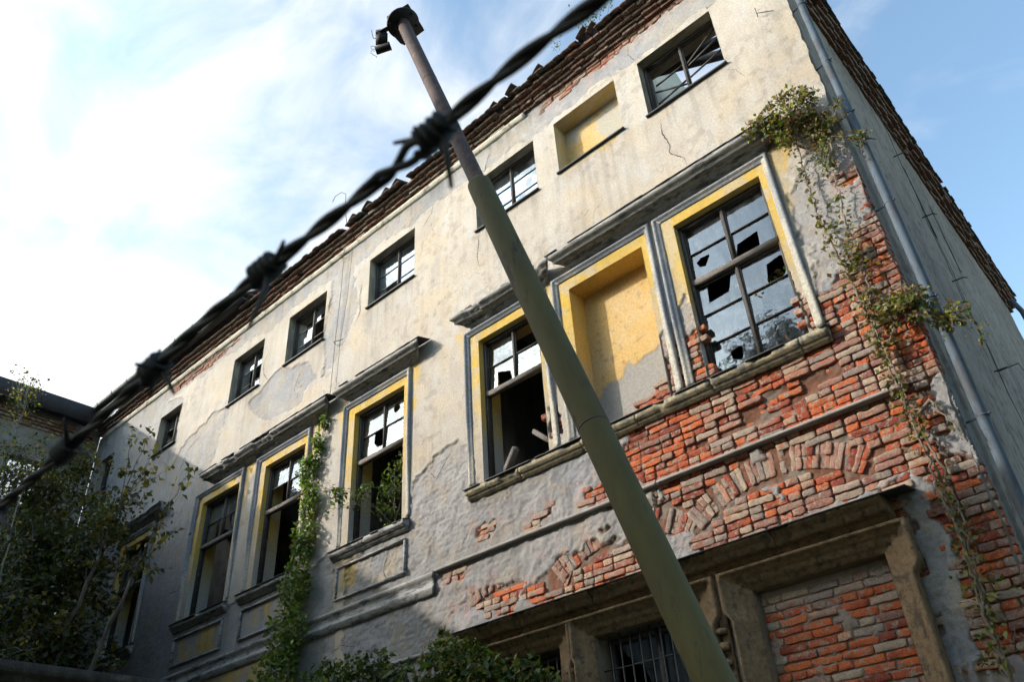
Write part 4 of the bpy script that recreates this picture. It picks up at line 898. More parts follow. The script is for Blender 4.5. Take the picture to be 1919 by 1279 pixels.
# side wall (shaded), turned a little --------------------------------------
KS = -0.015
def side_wall():
    slits = [(4.55, 4.75, 10.2, 11.9), (5.75, 5.92, 10.2, 11.75)]
    Yc = [v for s in slits for v in s[:2]]; Zc = [v for s in slits for v in s[2:]]
    Y = axis(-0.0, 13.0, Yc, lambda y: 0.03 if y < 4 else 0.07); Z = axis(-0.2, 13.3, Zc, lambda z: 0.4 if z < 3 else 0.04)
    gy, gz = np.meshgrid(Y, Z, indexing='ij'); y = gy.ravel(); z = gz.ravel()
    n = fbm(y, z, 1.2, 4, 900); h = 0.02 * (n - .5) + 0.010 * (fbm(y, z, 9, 3, 903) - .5)
    # plaster fallen off near the corner and in streaks
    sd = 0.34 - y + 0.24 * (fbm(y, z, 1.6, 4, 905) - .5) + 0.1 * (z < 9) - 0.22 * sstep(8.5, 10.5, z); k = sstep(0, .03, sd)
    st = 0.6 * sstep(0.56, 0.72, fbm(y * 2.2, z * 0.7, 2.6, 5, 907)); pit = sstep(0.66, 0.70, fbm(y, z, 11, 3, 909))
    h = h - 0.006 * st - 0.03 * k - 0.012 * pit
    edge = 0.03 * (fbm(z, z * 0, 5, 4, 99) - 0.5) * 2 * (y < 0.001) - 0.05 * (y < 0.001) * sstep(9, 7.5, z)
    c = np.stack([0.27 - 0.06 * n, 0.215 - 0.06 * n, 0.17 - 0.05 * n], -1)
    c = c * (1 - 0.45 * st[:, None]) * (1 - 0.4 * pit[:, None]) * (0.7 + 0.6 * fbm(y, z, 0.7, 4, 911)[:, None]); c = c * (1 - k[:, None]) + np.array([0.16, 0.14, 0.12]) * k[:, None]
    keep = np.ones((len(Y) - 1, len(Z) - 1), bool); cy = (Y[:-1] + Y[1:]) / 2; cz = (Z[:-1] + Z[1:]) / 2
    for a, b, c0, c1 in slits: keep[np.ix_((cy > a) & (cy < b), (cz > c0) & (cz < c1))] = False
    h = h * (y > 0.001)
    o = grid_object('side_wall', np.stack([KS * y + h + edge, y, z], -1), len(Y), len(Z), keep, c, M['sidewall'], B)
    for a, b, c0, c1 in slits:
        mb = MB(); xs_ = KS * (a + b) / 2
        mb.box(xs_ - 0.30, xs_ - 0.28, a - .02, b + .02, c0 - .02, c1 + .02); mb.box(xs_ - 0.28, xs_ - 0.004, a - .03, a, c0, c1); mb.box(xs_ - 0.28, xs_ - 0.004, b, b + .03, c0, c1); mb.box(xs_ - 0.28, xs_ - 0.004, a - .03, b + .03, c1, c1 + .03); mb.box(xs_ - 0.28, xs_ - 0.004, a - .03, b + .03, c0 - .03, c0)
        s_ = mb.build('slit_window', M['gap_shade'], B)
        MB().box(xs_ - 0.05, xs_ - 0.02, a + .01, b - .01, c0 + (c1 - c0) * .36, c1 - .01).build('cream_shutter', M['board'], s_)
    # eaves of the side
    mb = MB()
    for k_, (oo, z) in enumerate([(0.05, 13.10), (0.11, 13.18), (0.17, 13.26), (0.22, 13.34)]):
        y = -0.1
        while y < 13.0:
            L = 0.29 if rng.random() < 0.6 else 0.14; p = oo + rng.uniform(-.02, .02); r = rng.random()
            if rng.random() > 0.05: brick(mb, y + L / 2, z, L, 0.072, p + KS * y, p + 0.25, rng.uniform(-.02, .02), (0.17, 0.12, 0.10) if r < .7 else (0.24, .14, .1), (0.18, 0.08, 0.06), axis_='y', wear=0.008)
            y += L + 0.008
    mb.build('side_eaves_brickwork', M['brick'], B)
    mb = MB(); y = -0.25
    while y < 13.0:
        L = 0.19
        for row in range(2):
            if rng.random() < (0.03, 0.45)[row]: continue
            if row == 1 and vnoise(np.array([y * 0.9]), np.array([0.]), 33)[0] < 0.4: continue
            o = (0.27, 0.24)[row] + rng.uniform(-.015, .015) + KS * y; z = 13.385 + 0.045 * row + rng.uniform(-.004, .01)
            V = [(o, y, z), (o, y + L * .96, z), (o - .4, y + L * .96, z + .14), (o - .4, y, z + .14)]; V += [(a, b, c + .035) for a, b, c in V]
            mb.add(V, [(0, 3, 2, 1), (4, 5, 6, 7), (0, 1, 5, 4), (1, 2, 6, 5), (2, 3, 7, 6), (3, 0, 4, 7)])
        y += L
    mb.build('side_eaves_tiles', M['tile'], B)
side_wall()
# core mass that closes the building off from the back
MB().box(-21.2, KS * 13 - 0.02, 12.7, 13.0, -0.2, 13.0).build('rear_wall', M['interior'], B); MB().box(-0.40, -0.31, 0.5, 12.6, 0, 13.0).build('interior_wall', M['interior'], B)

# downpipe ------------------------------------------------------------------
PX = 0.135
mb = MB(); zs = np.arange(0.2, 13.0, 0.4); mb.tube([(PX + 0.006 * math.sin(z), 0.10 + 0.004 * math.sin(2.3 * z), z) for z in zs], 0.052, 20)
dp = mb.build('downpipe', M['pipe'], B, smooth=True)
for z in (2.2, 3.55, 5.05, 6.42, 7.75, 9.25, 10.25, 11.5):
    mb = MB(); mb.tube([(PX, 0.10, z), (PX, 0.10, z + 0.018)], 0.0565, 20); mb.bar((PX - .06, 0.10, z + .01), (-0.02, 0.12, z + .01), 0.012, 0.02); mb.bar((PX + .055, 0.08, z + .01), (PX + .075, 0.07, z + .012), 0.02, 0.014); mb.build('pipe_bracket', M['pipe'], dp)
mb = MB(); P = [(-0.02, 12.4, 13.0), (0.08, 12.4, 12.6), (0.10, 12.4, 12.0), (0.0, 12.4, 11.75)]; mb.tube(P, 0.06, 12); mb.build('far_downpipe', M['pipe'], B, smooth=True)
# shallow plaster lip that hugs the pipe
# cables
mb = MB()
def wcable(P, r=0.005): MB().tube(P, r, 5).build('wall_cable', M['cable'], B)
wcable([(-9.86, -0.06, 13.34), (-9.88, -0.05, 12.2), (-9.95, -0.045, 11.0), (-9.97, -0.05, 9.7), (-10.02, -0.06, 8.9)]); wcable([(-9.58, -0.05, 13.2), (-9.66, -0.04, 12.0), (-9.78, -0.045, 10.9), (-9.8, -0.05, 9.65)], 0.004)
for z in (13.2, 10.95, 9.72): wcable([(-9.98, -0.005, z), (-9.93, -0.09, z + .01), (-9.78, -0.08, z - .04), (-9.72, -0.02, z)], 0.008)
wcable([(-9.42, -0.36, 13.6), (-9.43, -0.42, 14.0), (-9.45, -0.42, 14.45), (-9.62, -0.42, 14.62), (-9.85, -0.42, 14.66), (-9.93, -0.42, 14.55)], 0.007)
wcable([(-0.42, -0.01, 11.72), (-0.4, -0.09, 11.70), (-0.4, -0.09, 11.82)], 0.006); wcable([(-0.4, -0.09, 11.70), (-0.2, -0.02, 11.62)], 0.006)
for yy, dy in ((3.9, 0.35), (4.0, 0.05)):
    wcable([(0.02 + 0.02 * (k % 2) - 0.015 * yy + 0.03, yy + dy * math.sin(k * .9) * .3 - 0.012 * k, 12.9 - k * 0.75) for k in range(14)], 0.004)
for z in (11.6, 10.2, 8.9, 7.3): wcable([(-0.06, 3.95, z), (0.10, 3.98, z + .01), (0.13, 4.1, z + .05)], 0.011)
wcable([(-0.06, 4.3, 7.45), (0.22, 4.3, 7.46), (0.24, 4.34, 7.35), (0.38, 4.36, 7.48)], 0.008)
# cracks: dark ribbons on the plaster, shade of their depth put in colour
def crack(P, w, seed):
    mb = MB(); r = random.Random(seed); pts = []
    for (a, b) in zip(P[:-1], P[1:]):
        n = max(2, int(math.hypot(b[0] - a[0], b[1] - a[1]) / 0.035))
        for k in range(n): t = k / n; pts.append((a[0] + (b[0] - a[0]) * t + r.uniform(-.010, .010), a[1] + (b[1] - a[1]) * t + r.uniform(-.008, .008)))
    pts.append(P[-1]); n = len(pts); V = []
    x = np.array([p[0] for p in pts]); z = np.array([p[1] for p in pts]); h, _ = surf(x, z)
    for i in range(n):
        a = pts[max(0, i - 1)]; b = pts[min(n - 1, i + 1)]; dx, dz = b[0] - a[0], b[1] - a[1]; L = math.hypot(dx, dz) + 1e-9
        ww = w * (0.35 + r.random()) * min(1, 4 * min(i + .3, n - i) / n); nx_, nz_ = -dz / L * ww / 2, dx / L * ww / 2
        V += [(pts[i][0] + nx_, -h[i] - 0.0035, pts[i][1] + nz_), (pts[i][0] - nx_, -h[i] - 0.0035, pts[i][1] - nz_)]
    mb.add(V, [(2 * i, 2 * i + 1, 2 * i + 3, 2 * i + 2) for i in range(n - 1)]); return mb
mb = MB()
for s, (w, P) in enumerate([(0.012, [(-2.2, 11.13), (-2.24, 10.79), (-2.16, 10.49), (-2.19, 10.32), (-2.01, 10.1), (-1.98, 9.92)]), (0.006, [(-1.12, 11.2), (-0.95, 11.05), (-0.85, 10.8)]), (0.008, [(-2.38, 12.6), (-2.5, 12.9), (-2.45, 13.2)]),
        (0.010, [(-6.0, 11.3), (-6.0, 11.05), (-6.05, 10.8), (-6.0, 10.5)]), (0.014, [(-7.1, 12.9), (-7.2, 12.6), (-7.5, 12.35)]), (0.010, [(-7.6, 13.0), (-7.9, 12.7)]), (0.012, [(-5.6, 13.1), (-5.75, 12.8), (-5.8, 12.6)]),
        (0.012, [(-11.1, 10.95), (-11.35, 10.6), (-11.25, 10.35)]), (0.018, [(-12.5, 12.1), (-12.65, 11.8), (-12.6, 11.5), (-12.35, 11.2)]), (0.014, [(-10.3, 12.4), (-10.35, 12.0), (-10.2, 11.8)]), (0.015, [(-9.2, 12.2), (-9.3, 11.8), (-9.25, 11.4), (-9.4, 11.1)]),
        (0.02, [(-14.9, 11.1), (-15.6, 10.8), (-15.9, 10.2), (-16.1, 9.6)]), (0.015, [(-15.3, 9.9), (-15.8, 9.5), (-16.0, 9.1)]), (0.010, [(-7.35, 7.3), (-7.1, 7.0), (-6.9, 7.25), (-6.7, 7.4)]), (0.008, [(-6.35, 6.1), (-6.6, 5.8)]), (0.010, [(-8.2, 6.2), (-8.3, 5.9), (-8.2, 5.75)]),
        (0.010, [(-9.5, 4.95), (-9.2, 5.0), (-8.9, 4.92)]), (0.015, [(-15.3, 7.35), (-14.9, 7.3), (-14.6, 7.45)])]):
    crack(P, w, s).build('wall_crack', M['gap_shade'], B)

# ---------------------------------------------------------------- ground
mb = MB(); n = 90; g = np.linspace(-1, 1, n); g = np.sign(g) * np.abs(g) ** 3 * 600; gx, gy = np.meshgrid(g, g, indexing='ij'); x = gx.ravel() - 4; y = gy.ravel() - 5
z = 0.10 * (fbm(x, y, 0.35, 4, 1001) - 0.5) * (np.hypot(x, y) < 200) - 0.02; i = np.arange(n * n).reshape(n, n)
q = np.stack([i[:-1, :-1], i[1:, :-1], i[1:, 1:], i[:-1, 1:]], -1).reshape(-1, 4); mb.add(np.stack([x, y, z], -1), q)
o = mb.build('ground', M['ground'], None, smooth=True); o['kind'] = 'structure'

# ---------------------------------------------------------------- plants
GREENS = [(0.05, 0.078, 0.015), (0.068, 0.10, 0.018), (0.036, 0.058, 0.012), (0.09, 0.12, 0.025), (0.03, 0.046, 0.011)]
YELL = [(0.26, 0.20, 0.035), (0.20, 0.19, 0.04), (0.30, 0.19, 0.03)]
BROWN = [(0.15, 0.085, 0.035), (0.11, 0.06, 0.03), (0.20, 0.13, 0.06)]
DARKG = [(0.028, 0.042, 0.013), (0.040, 0.056, 0.016), (0.020, 0.032, 0.011), (0.052, 0.066, 0.016)]
def leaves(mb, P, size, pal, up_=(0, -0.6, 0.5), spread=1.0, droop=0.3, wide=0.62):
    P = np.asarray(P, float); n = len(P)
    if not n: return
    pal = np.array(pal); s = size * rng.uniform(0.45, 1.4, n)[:, None]
    d = rng.normal(size=(n, 3)); d[:, 2] -= droop; d /= np.linalg.norm(d, axis=1)[:, None]
    nn = np.array(up_) + rng.normal(size=(n, 3)) * 0.55 * spread; nn -= d * (nn * d).sum(1)[:, None]; nn /= np.linalg.norm(nn, axis=1)[:, None] + 1e-9
    w = np.cross(d, nn); a = P; b = P + d * s * 0.45 + w * s * wide / 2 + nn * s * 0.10; b2 = P + d * s * 0.45 - w * s * wide / 2 + nn * s * 0.10; t = P + d * s - nn * s * 0.10; m_ = P + d * s * 0.5
    V = np.stack([a, b, t, b2, m_], 1).reshape(-1, 3); k = np.arange(n) * 5
    F = np.concatenate([np.stack([k, k + 4, k + 1], -1), np.stack([k + 1, k + 4, k + 2], -1), np.stack([k, k + 3, k + 4], -1), np.stack([k + 3, k + 2, k + 4], -1)])
    c = pal[rng.integers(0, len(pal), n)] * rng.uniform(0.75, 1.3, (n, 1)); mb.add(V, F, np.repeat(np.clip(c, 0, 1), 5, 0))
def bez(a, b, sag=0.0, n=8, wob=0.0):
    a = np.array(a, float); b = np.array(b, float); t = np.linspace(0, 1, n)[:, None]; P = a + (b - a) * t; P[:, 2] += sag * 4 * (t * (1 - t))[:, 0]
    if wob: P[1:-1] += rng.normal(size=(n - 2, 3)) * wob
    return P
def polypath(P, step=0.08, wob=0.01):
    P = np.array(P, float); out = []
    for a, b in zip(P[:-1], P[1:]):
        n = max(1, int(np.linalg.norm(b - a) / step))
        for k in range(n): out.append(a + (b - a) * k / n + rng.normal(size=3) * wob * np.array([1, .5, 1]))
    out.append(P[-1]); return np.array(out)

def tree(name, label, base, stems, blobs, nb, nl, size, pal, tr=0.10, bark='bark', tips=(), twig=0.006, group=None):
    """stems: list of polylines; blobs: (cx,cy,cz,rx,ry,rz,weight)"""
    T = thing(name, label, 'tree', base, group); wood = MB(); lf = MB(); nodes = []
    for S in stems:
        P = polypath(S, 0.35, 0.03); r = np.linspace(tr, tr * 0.22, len(P)); wood.tube(P, r, 8); nodes += [(p, rr) for p, rr in zip(P[2:], r[2:])]
    NP = np.array([p for p, _ in nodes]); w = np.array([b[6] for b in blobs], float); w /= w.sum(); ends = []
    for _ in range(nb):
        b = blobs[rng.choice(len(blobs), p=w)]; v = rng.normal(size=3); v /= np.linalg.norm(v); v *= rng.random() ** 0.45; ends.append((np.array(b[:3]) + v * np.array(b[3:6]), None))
    ends += [(np.array(t[:3]), t[3]) for t in tips]
    for e, extra in ends:
        d = np.linalg.norm((NP - e) * np.array([1, 1, 1.0]), axis=1) + 1.2 * np.maximum(0, NP[:, 2] - e[2]); i = int(np.argmin(d + rng.random(len(d)) * 0.5)); a, r0 = nodes[i]
        L = np.linalg.norm(e - a); P = bez(a, e, 0.10 * L, max(5, int(L / 0.18)), 0.02 * L / 2); wood.tube(P, np.linspace(min(r0 * 0.5, 0.012 + 0.012 * L), 0.0035, len(P)), 5, caps=False)
        m = extra or max(6, int(nl * rng.uniform(.6, 1.4))); t = 1 - rng.random(m) ** 1.5 * 0.75; q = np.clip(t * (len(P) - 1), 0, len(P) - 1.001); i0 = q.astype(int); base_ = P[i0] + (P[i0 + 1] - P[i0]) * (q - i0)[:, None]
        off = rng.normal(size=(m, 3)) * (0.05 if extra else 0.13); pp = pal if rng.random() > 0.2 else pal[-2:]
        leaves(lf, base_ + off, size, pp, (0, -0.3, 0.8), 1.2)
        for _k in range(3 if not extra else 0):
            j = rng.integers(len(P) // 2, len(P)); e2 = P[j] + rng.normal(size=3) * 0.22; wood.tube([P[j], e2], [0.004, 0.002], 4, caps=False); leaves(lf, e2 + rng.normal(size=(max(3, nl // 4), 3)) * 0.07, size, pp, (0, -0.3, 0.8), 1.2)
    wood.build('trunk', M[bark], T, smooth=True); lf.build('crown', M['leaf'], T); return T

# the dark leafy tree at the left, in front of the far windows
tree('leafy_tree', 'dark leafy tree in the left corner of the courtyard, hiding the far windows', (-14.0, -2.6, 0),
     [[(-14, -2.6, -0.1), (-14.0, -2.5, 3), (-13.8, -2.3, 6), (-13.6, -2.0, 8.2)], [(-14, -2.6, 1.5), (-15.2, -2.4, 4), (-16.2, -2.0, 7), (-16.6, -1.9, 9.5)], [(-14, -2.6, 1.2), (-12.9, -2.4, 4), (-12.2, -2.1, 6.4)], [(-14, -2.6, 1.5), (-16.6, -3.0, 4.4), (-18.2, -2.6, 7.2)]],
     [(-14.3, -2.0, 7.6, 0.9, .7, 1.3, 1.6), (-16.2, -2.1, 7.8, 1.5, 1.0, 1.7, 4), (-18.2, -2.1, 7.4, 1.8, 1.1, 2.4, 5), (-14.2, -2.3, 5.4, 1.1, .8, 1.0, 1.8), (-16.4, -2.6, 5.4, 2.0, 1.1, 1.5, 5), (-18.8, -2.2, 9.2, 1.2, .8, 1.4, 2), (-15.4, -2.2, 9.1, .8, .5, 0.9, 0.8), (-18.5, -2.6, 5.2, 2.2, 1.0, 1.6, 4), (-19.6, -2.6, 7.2, 1.3, .9, 2.2, 3), (-15.6, -2.9, 4.2, 2.0, .8, 1.0, 3), (-17.6, -2.9, 9.8, 0.9, .6, 1.0, .8)],
     470, 56, 0.115, [(0.030, 0.044, 0.015), (0.042, 0.058, 0.018), (0.024, 0.036, 0.013), (0.05, 0.062, 0.017), (0.04, 0.042, 0.016), (0.11, 0.09, 0.018)], tr=0.10,
     tips=[(-10.95, -2, 7.96, 34), (-10.9, -2, 6.9, 34), (-11.25, -2.0, 6.3, 30), (-11.9, -2, 8.3, 34), (-13.0, -2, 9.5, 30), (-11.6, -2, 7.4, 30), (-12.4, -2, 8.9, 30), (-12.2, -2.0, 5.1, 26), (-13.9, -2, 10.0, 26), (-12.9, -1.9, 8.6, 26)])
# thin birch at the far left
tree('birch_tree', 'thin pale-stemmed birch with sparse yellowing leaves rising before the dark roof edge', (-15.3, -3.4, 0),
     [[(-15.3, -3.4, -0.1), (-15.7, -3.4, 4), (-16.1, -3.4, 8), (-16.35, -3.4, 11.6)]], [(-16.2, -3.4, 10.0, .8, .5, 1.5, 2), (-16.7, -3.4, 8.3, 1.1, .6, 1.3, 2), (-16.3, -3.4, 11.3, .45, .3, .7, 1), (-15.4, -3.3, 6.8, 1.3, .6, 1.6, 2), (-15.2, -3.2, 9.5, .7, .4, .5, .8)], 90, 13, 0.075, YELL + GREENS[:2] + DARKG[:2], tr=0.05, bark='birch')
tree('pale_birch', 'second slim birch with white bark, leaning in the lower left corner beside the dark tree', (-12.2, -3.5, 0),
     [[(-12.2, -3.5, -0.1), (-12.9, -3.5, 3), (-14.0, -3.5, 6.2), (-14.6, -3.4, 8.4)]], [(-14.0, -3.5, 5.8, 1.3, .7, 1.4, 2), (-13.3, -3.5, 4.4, 1.3, .6, 1.0, 2), (-14.8, -3.4, 7.6, .8, .5, .9, 1.2)], 80, 22, 0.085, DARKG + YELL[:1] + DARKG, tr=0.045, bark='birch')

def vine(name, label, cat, base, paths, clumps, dens, size, pal, stemr=0.010, off=0.06, parent=None, stemname='stem', group=None):
    """paths: (points, leaves per metre, spread); clumps: (x,y,z,rx,ry,rz,n)"""
    T = thing(name, label, cat, base, group); st = MB(); lf = MB()
    for P, dn, sp in paths:
        Q = polypath(P, 0.06, 0.012); st.tube(Q, np.linspace(stemr, stemr * 0.35, len(Q)) * (1 + 0.2 * rng.normal(size=len(Q)).clip(-1, 1)), 6, caps=False)
        L = np.linalg.norm(np.diff(Q, axis=0), axis=1).sum(); m = int(L * dn)
        if m: 
            k = rng.integers(0, len(Q), m); cl = vnoise(Q[k][:, 2] * 5, Q[k][:, 0] * 5, 7) ; k = k[cl > 0.35]
            leaves(lf, Q[k] + rng.normal(size=(len(k), 3)) * np.array([sp, sp * 0.5, sp]) + np.array([0, -0.03, 0]), size, pal)
    for x, y, z, a, b, c_, m in clumps:
        v = rng.normal(size=(m, 3)); v /= np.linalg.norm(v, axis=1)[:, None]; v *= (rng.random(m) ** 0.4)[:, None]; P = np.array([x, y, z]) + v * np.array([a, b, c_])
        keep = (vnoise(P[:, 0] * 9, P[:, 2] * 9, 3) > 0.28) & (P[:, 1] < -0.01 if y < 0.05 else True); P = P[keep]; leaves(lf, P, size, pal)
        for _k in range(max(2, m // 60)):
            e = P[rng.integers(len(P))]; st.tube(bez((x, y + b * 0.4, z - c_ * 0.5), e, 0.03, 6, 0.01), np.linspace(0.005, 0.002, 6), 5, caps=False)
    st.build(stemname, M['vinestem'], T, smooth=True); lf.build('foliage', M['leaf'], T); return T

AUT = GREENS[:2] + BROWN + YELL[1:2] + [(0.10, 0.10, 0.03), (0.13, 0.11, 0.035)]
vine('corner_vine', 'autumn-brown climbing vine running down the right corner beside the downpipe', 'climbing plant', (-0.4, -0.1, 0),
     [([(-0.42, -0.10, 0), (-0.45, -0.10, 3.1), (-0.34, -0.09, 4.3), (-0.40, -0.08, 5.1), (-0.44, -0.10, 6.1), (-0.30, -0.09, 7.0), (-0.32, -0.08, 7.6), (-0.25, -0.09, 8.3), (-0.25, -0.10, 9.0), (-0.35, -0.12, 9.6)], 110, 0.07),
      ([(-0.35, -0.10, 0), (-0.40, -0.12, 3.1), (-0.30, -0.11, 4.3), (-0.36, -0.10, 5.1), (-0.40, -0.12, 6.0)], 25, 0.06),
      ([(-0.44, -0.09, 5.9), (-0.45, -0.08, 6.5), (-0.52, -0.07, 7.3), (-0.56, -0.07, 8.0), (-0.55, -0.08, 8.6), (-0.48, -0.10, 9.3)], 100, 0.05),
      ([(-0.40, -0.09, 6.0), (-0.15, -0.10, 6.3), (0.10, -0.12, 6.2), (0.30, 0.0, 5.95)], 60, 0.06),
      ([(-0.25, -0.1, 8.5), (-0.1, -0.1, 8.9), (0.1, -0.06, 8.75), (0.3, 0.0, 8.6)], 50, 0.06),
      ([(-0.4, -0.08, 5.2), (-0.2, -0.08, 5.3), (-0.05, -0.08, 4.9)], 10, 0.03), ([(-0.44, -0.14, 2), (-0.38, -0.13, 4.0), (-0.42, -0.12, 5.8)], 8, 0.05)],
     [(-0.46, -0.22, 9.52, 0.42, 0.20, 0.34, 1700), (-0.13, -0.12, 9.25, 0.30, 0.14, 0.28, 600), (-0.85, -0.26, 9.55, 0.20, 0.12, 0.14, 220), (-0.58, -0.26, 9.10, 0.12, 0.10, 0.20, 130), (-0.28, -0.12, 8.75, 0.12, 0.1, 0.35, 130),
      (-0.05, -0.16, 6.30, 0.26, 0.13, 0.22, 650), (0.25, -0.06, 6.05, 0.18, 0.12, 0.16, 240), (0.42, 0.0, 5.8, 0.12, 0.1, 0.14, 60), (-0.36, -0.1, 6.55, 0.12, 0.08, 0.25, 130), (0.16, -0.03, 8.72, 0.14, 0.1, 0.10, 70), (-0.40, -0.1, 7.2, 0.12, 0.08, 0.3, 110), (-0.3, -0.12, 3.35, 0.25, 0.1, 0.5, 60), (-0.38, -0.1, 4.2, 0.10, 0.06, 0.5, 60)],
     1, 0.062, AUT, stemr=0.019)
vine('green_creeper', 'bright green creeper climbing the wall between two tall windows', 'climbing plant', (-10.4, -0.1, 0),
     [([(-10.6, -0.08, 0), (-10.4, -0.07, 4.5), (-10.25, -0.06, 6.4), (-10.2, -0.05, 7.8), (-10.15, -0.05, 8.7), (-10.0, -0.06, 9.4)], 90, 0.06), ([(-10.3, -0.06, 7.6), (-10.6, -0.06, 8.2), (-10.65, -0.07, 8.6)], 60, 0.06)],
     [(-10.15, -0.10, 8.75, 0.16, 0.08, 0.28, 170), (-10.35, -0.12, 8.35, 0.26, 0.10, 0.35, 320), (-10.2, -0.14, 7.7, 0.25, 0.12, 0.45, 420), (-10.25, -0.16, 6.95, 0.30, 0.14, 0.5, 560), (-10.3, -0.20, 6.2, 0.38, 0.18, 0.55, 760), (-10.35, -0.24, 5.4, 0.48, 0.22, 0.6, 1000), (-10.5, -0.28, 4.6, 0.65, 0.26, 0.6, 1300), (-10.7, -0.3, 3.8, 0.85, 0.3, 0.7, 1500), (-10.05, -0.08, 9.2, 0.08, 0.06, 0.18, 50)],
     1, 0.085, [(0.07, 0.125, 0.018), (0.10, 0.165, 0.024), (0.05, 0.09, 0.014), (0.14, 0.18, 0.032), (0.09, 0.09, 0.025)], stemr=0.016)
for nm, lb, bx, cl in (('ivy_bush', 'dark ivy bush at the foot of the wall, right of the green creeper', (-8.4, -0.5, 0), [(-8.9, -0.45, 4.05, 0.75, 0.35, 0.62, 1500), (-8.0, -0.5, 4.1, 0.8, 0.38, 0.50, 1500), (-7.2, -0.5, 3.75, 0.7, 0.35, 0.55, 1100), (-8.2, -0.5, 3.2, 1.6, 0.4, 0.7, 1300), (-9.7, -0.4, 3.7, 0.7, 0.3, 0.6, 900)]),
                       ('autumn_ivy', 'rounded ivy bush with yellowing tips pressed under the left end of the stone cornice', (-6.3, -0.5, 0), [(-6.35, -0.5, 4.0, 0.55, 0.35, 0.42, 1300), (-5.9, -0.5, 3.75, 0.55, 0.35, 0.45, 1000), (-6.6, -0.35, 4.45, 0.16, 0.12, 0.14, 110), (-5.2, -0.4, 3.62, 0.45, 0.3, 0.38, 600), (-6.1, -0.5, 3.1, 0.9, 0.4, 0.6, 900)])):
    vine(nm, lb, 'bush', bx, [([(bx[0], -0.3, 0), (bx[0] + .1, -0.35, 2), (bx[0], -0.4, 3.8)], 20, 0.1), ([(bx[0] - .4, -0.3, 0), (bx[0] - .5, -0.35, 2), (bx[0] - .6, -0.4, 3.9)], 20, 0.1)], cl, 1, 0.10, (DARKG[:3] + GREENS) if nm == 'ivy_bush' else (GREENS + [(0.14, 0.14, 0.03), (0.17, 0.15, 0.03)]), stemr=0.02)
# shrub rooted in the open window
vine('window_shrub', 'green shrub growing out of the open lower half of a window beside the creeper', 'shrub', (-8.4, 0.2, 6.7),
     [([(-8.3, 0.25, 6.66), (-8.5, 0.0, 7.0), (-8.9, -0.25, 7.35), (-9.35, -0.35, 7.5)], 70, 0.07), ([(-8.3, 0.25, 6.66), (-8.2, 0.1, 7.2), (-8.25, 0.15, 7.8)], 90, 0.09), ([(-8.6, -0.1, 7.1), (-9.0, -0.3, 7.1), (-9.4, -0.4, 7.15)], 50, 0.06), ([(-8.3, 0.2, 6.7), (-8.0, 0.2, 7.3)], 70, 0.09)],
     [(-8.35, 0.16, 7.2, 0.34, 0.18, 0.42, 420), (-8.15, 0.2, 7.65, 0.18, 0.12, 0.25, 120), (-9.15, -0.3, 7.35, 0.26, 0.12, 0.14, 110), (-8.7, -0.05, 7.35, 0.2, 0.12, 0.2, 110)], 1, 0.075, GREENS, stemr=0.010)
vine('indoor_creeper', 'creeper leaves pressed behind the broken lower panes of the big right window', 'climbing plant', (-1.6, 0.3, 6.6),
     [([(-1.5, 0.3, 6.62), (-1.55, 0.28, 7.3), (-1.5, 0.3, 7.9)], 80, 0.1), ([(-1.7, 0.3, 6.62), (-1.85, 0.28, 7.2), (-1.9, 0.3, 7.7)], 60, 0.1)], [(-1.5, 0.30, 7.55, 0.28, 0.08, 0.30, 320), (-1.9, 0.3, 7.7, 0.2, 0.08, 0.2, 130), (-1.75, 0.3, 6.85, 0.14, 0.08, 0.22, 100), (-1.25, 0.3, 7.5, 0.14, 0.06, 0.3, 100)], 1, 0.075, GREENS[:3] + BROWN[:1], stemr=0.007)
vine('roof_weed', 'tall wispy weed with small yellow-green leaves on the eaves near the top edge', 'weed', (-3.0, -0.3, 13.8),
     [([(-2.9, -0.25, 13.8), (-2.85, -0.28, 14.1), (-2.9, -0.35, 14.45)], 50, 0.05), ([(-3.05, -0.25, 13.8), (-3.1, -0.3, 14.2), (-3.2, -0.35, 14.5)], 50, 0.05), ([(-2.75, -0.25, 13.8), (-2.6, -0.3, 14.2), (-2.55, -0.35, 14.55)], 50, 0.06), ([(-2.6, -0.25, 13.8), (-2.3, -0.3, 14.2)], 50, 0.06)], [(-2.95, -0.3, 14.10, 0.24, 0.12, 0.24, 130), (-2.6, -0.3, 14.15, 0.24, 0.12, 0.27, 110)], 1, 0.045, YELL[1:2] + GREENS[1:4] + [(0.2, 0.2, 0.05)], stemr=0.004)
vine('roof_weed', 'small low tuft of weed on the eaves tiles, left of the tall one', 'weed', (-3.6, -0.3, 13.8),
     [([(-3.65, -0.3, 13.8), (-3.7, -0.35, 14.0)], 60, 0.03), ([(-3.6, -0.3, 13.8), (-3.5, -0.35, 13.98)], 60, 0.03)], [(-3.6, -0.35, 13.93, 0.10, 0.06, 0.06, 18)], 1, 0.035, GREENS[1:4], stemr=0.003)

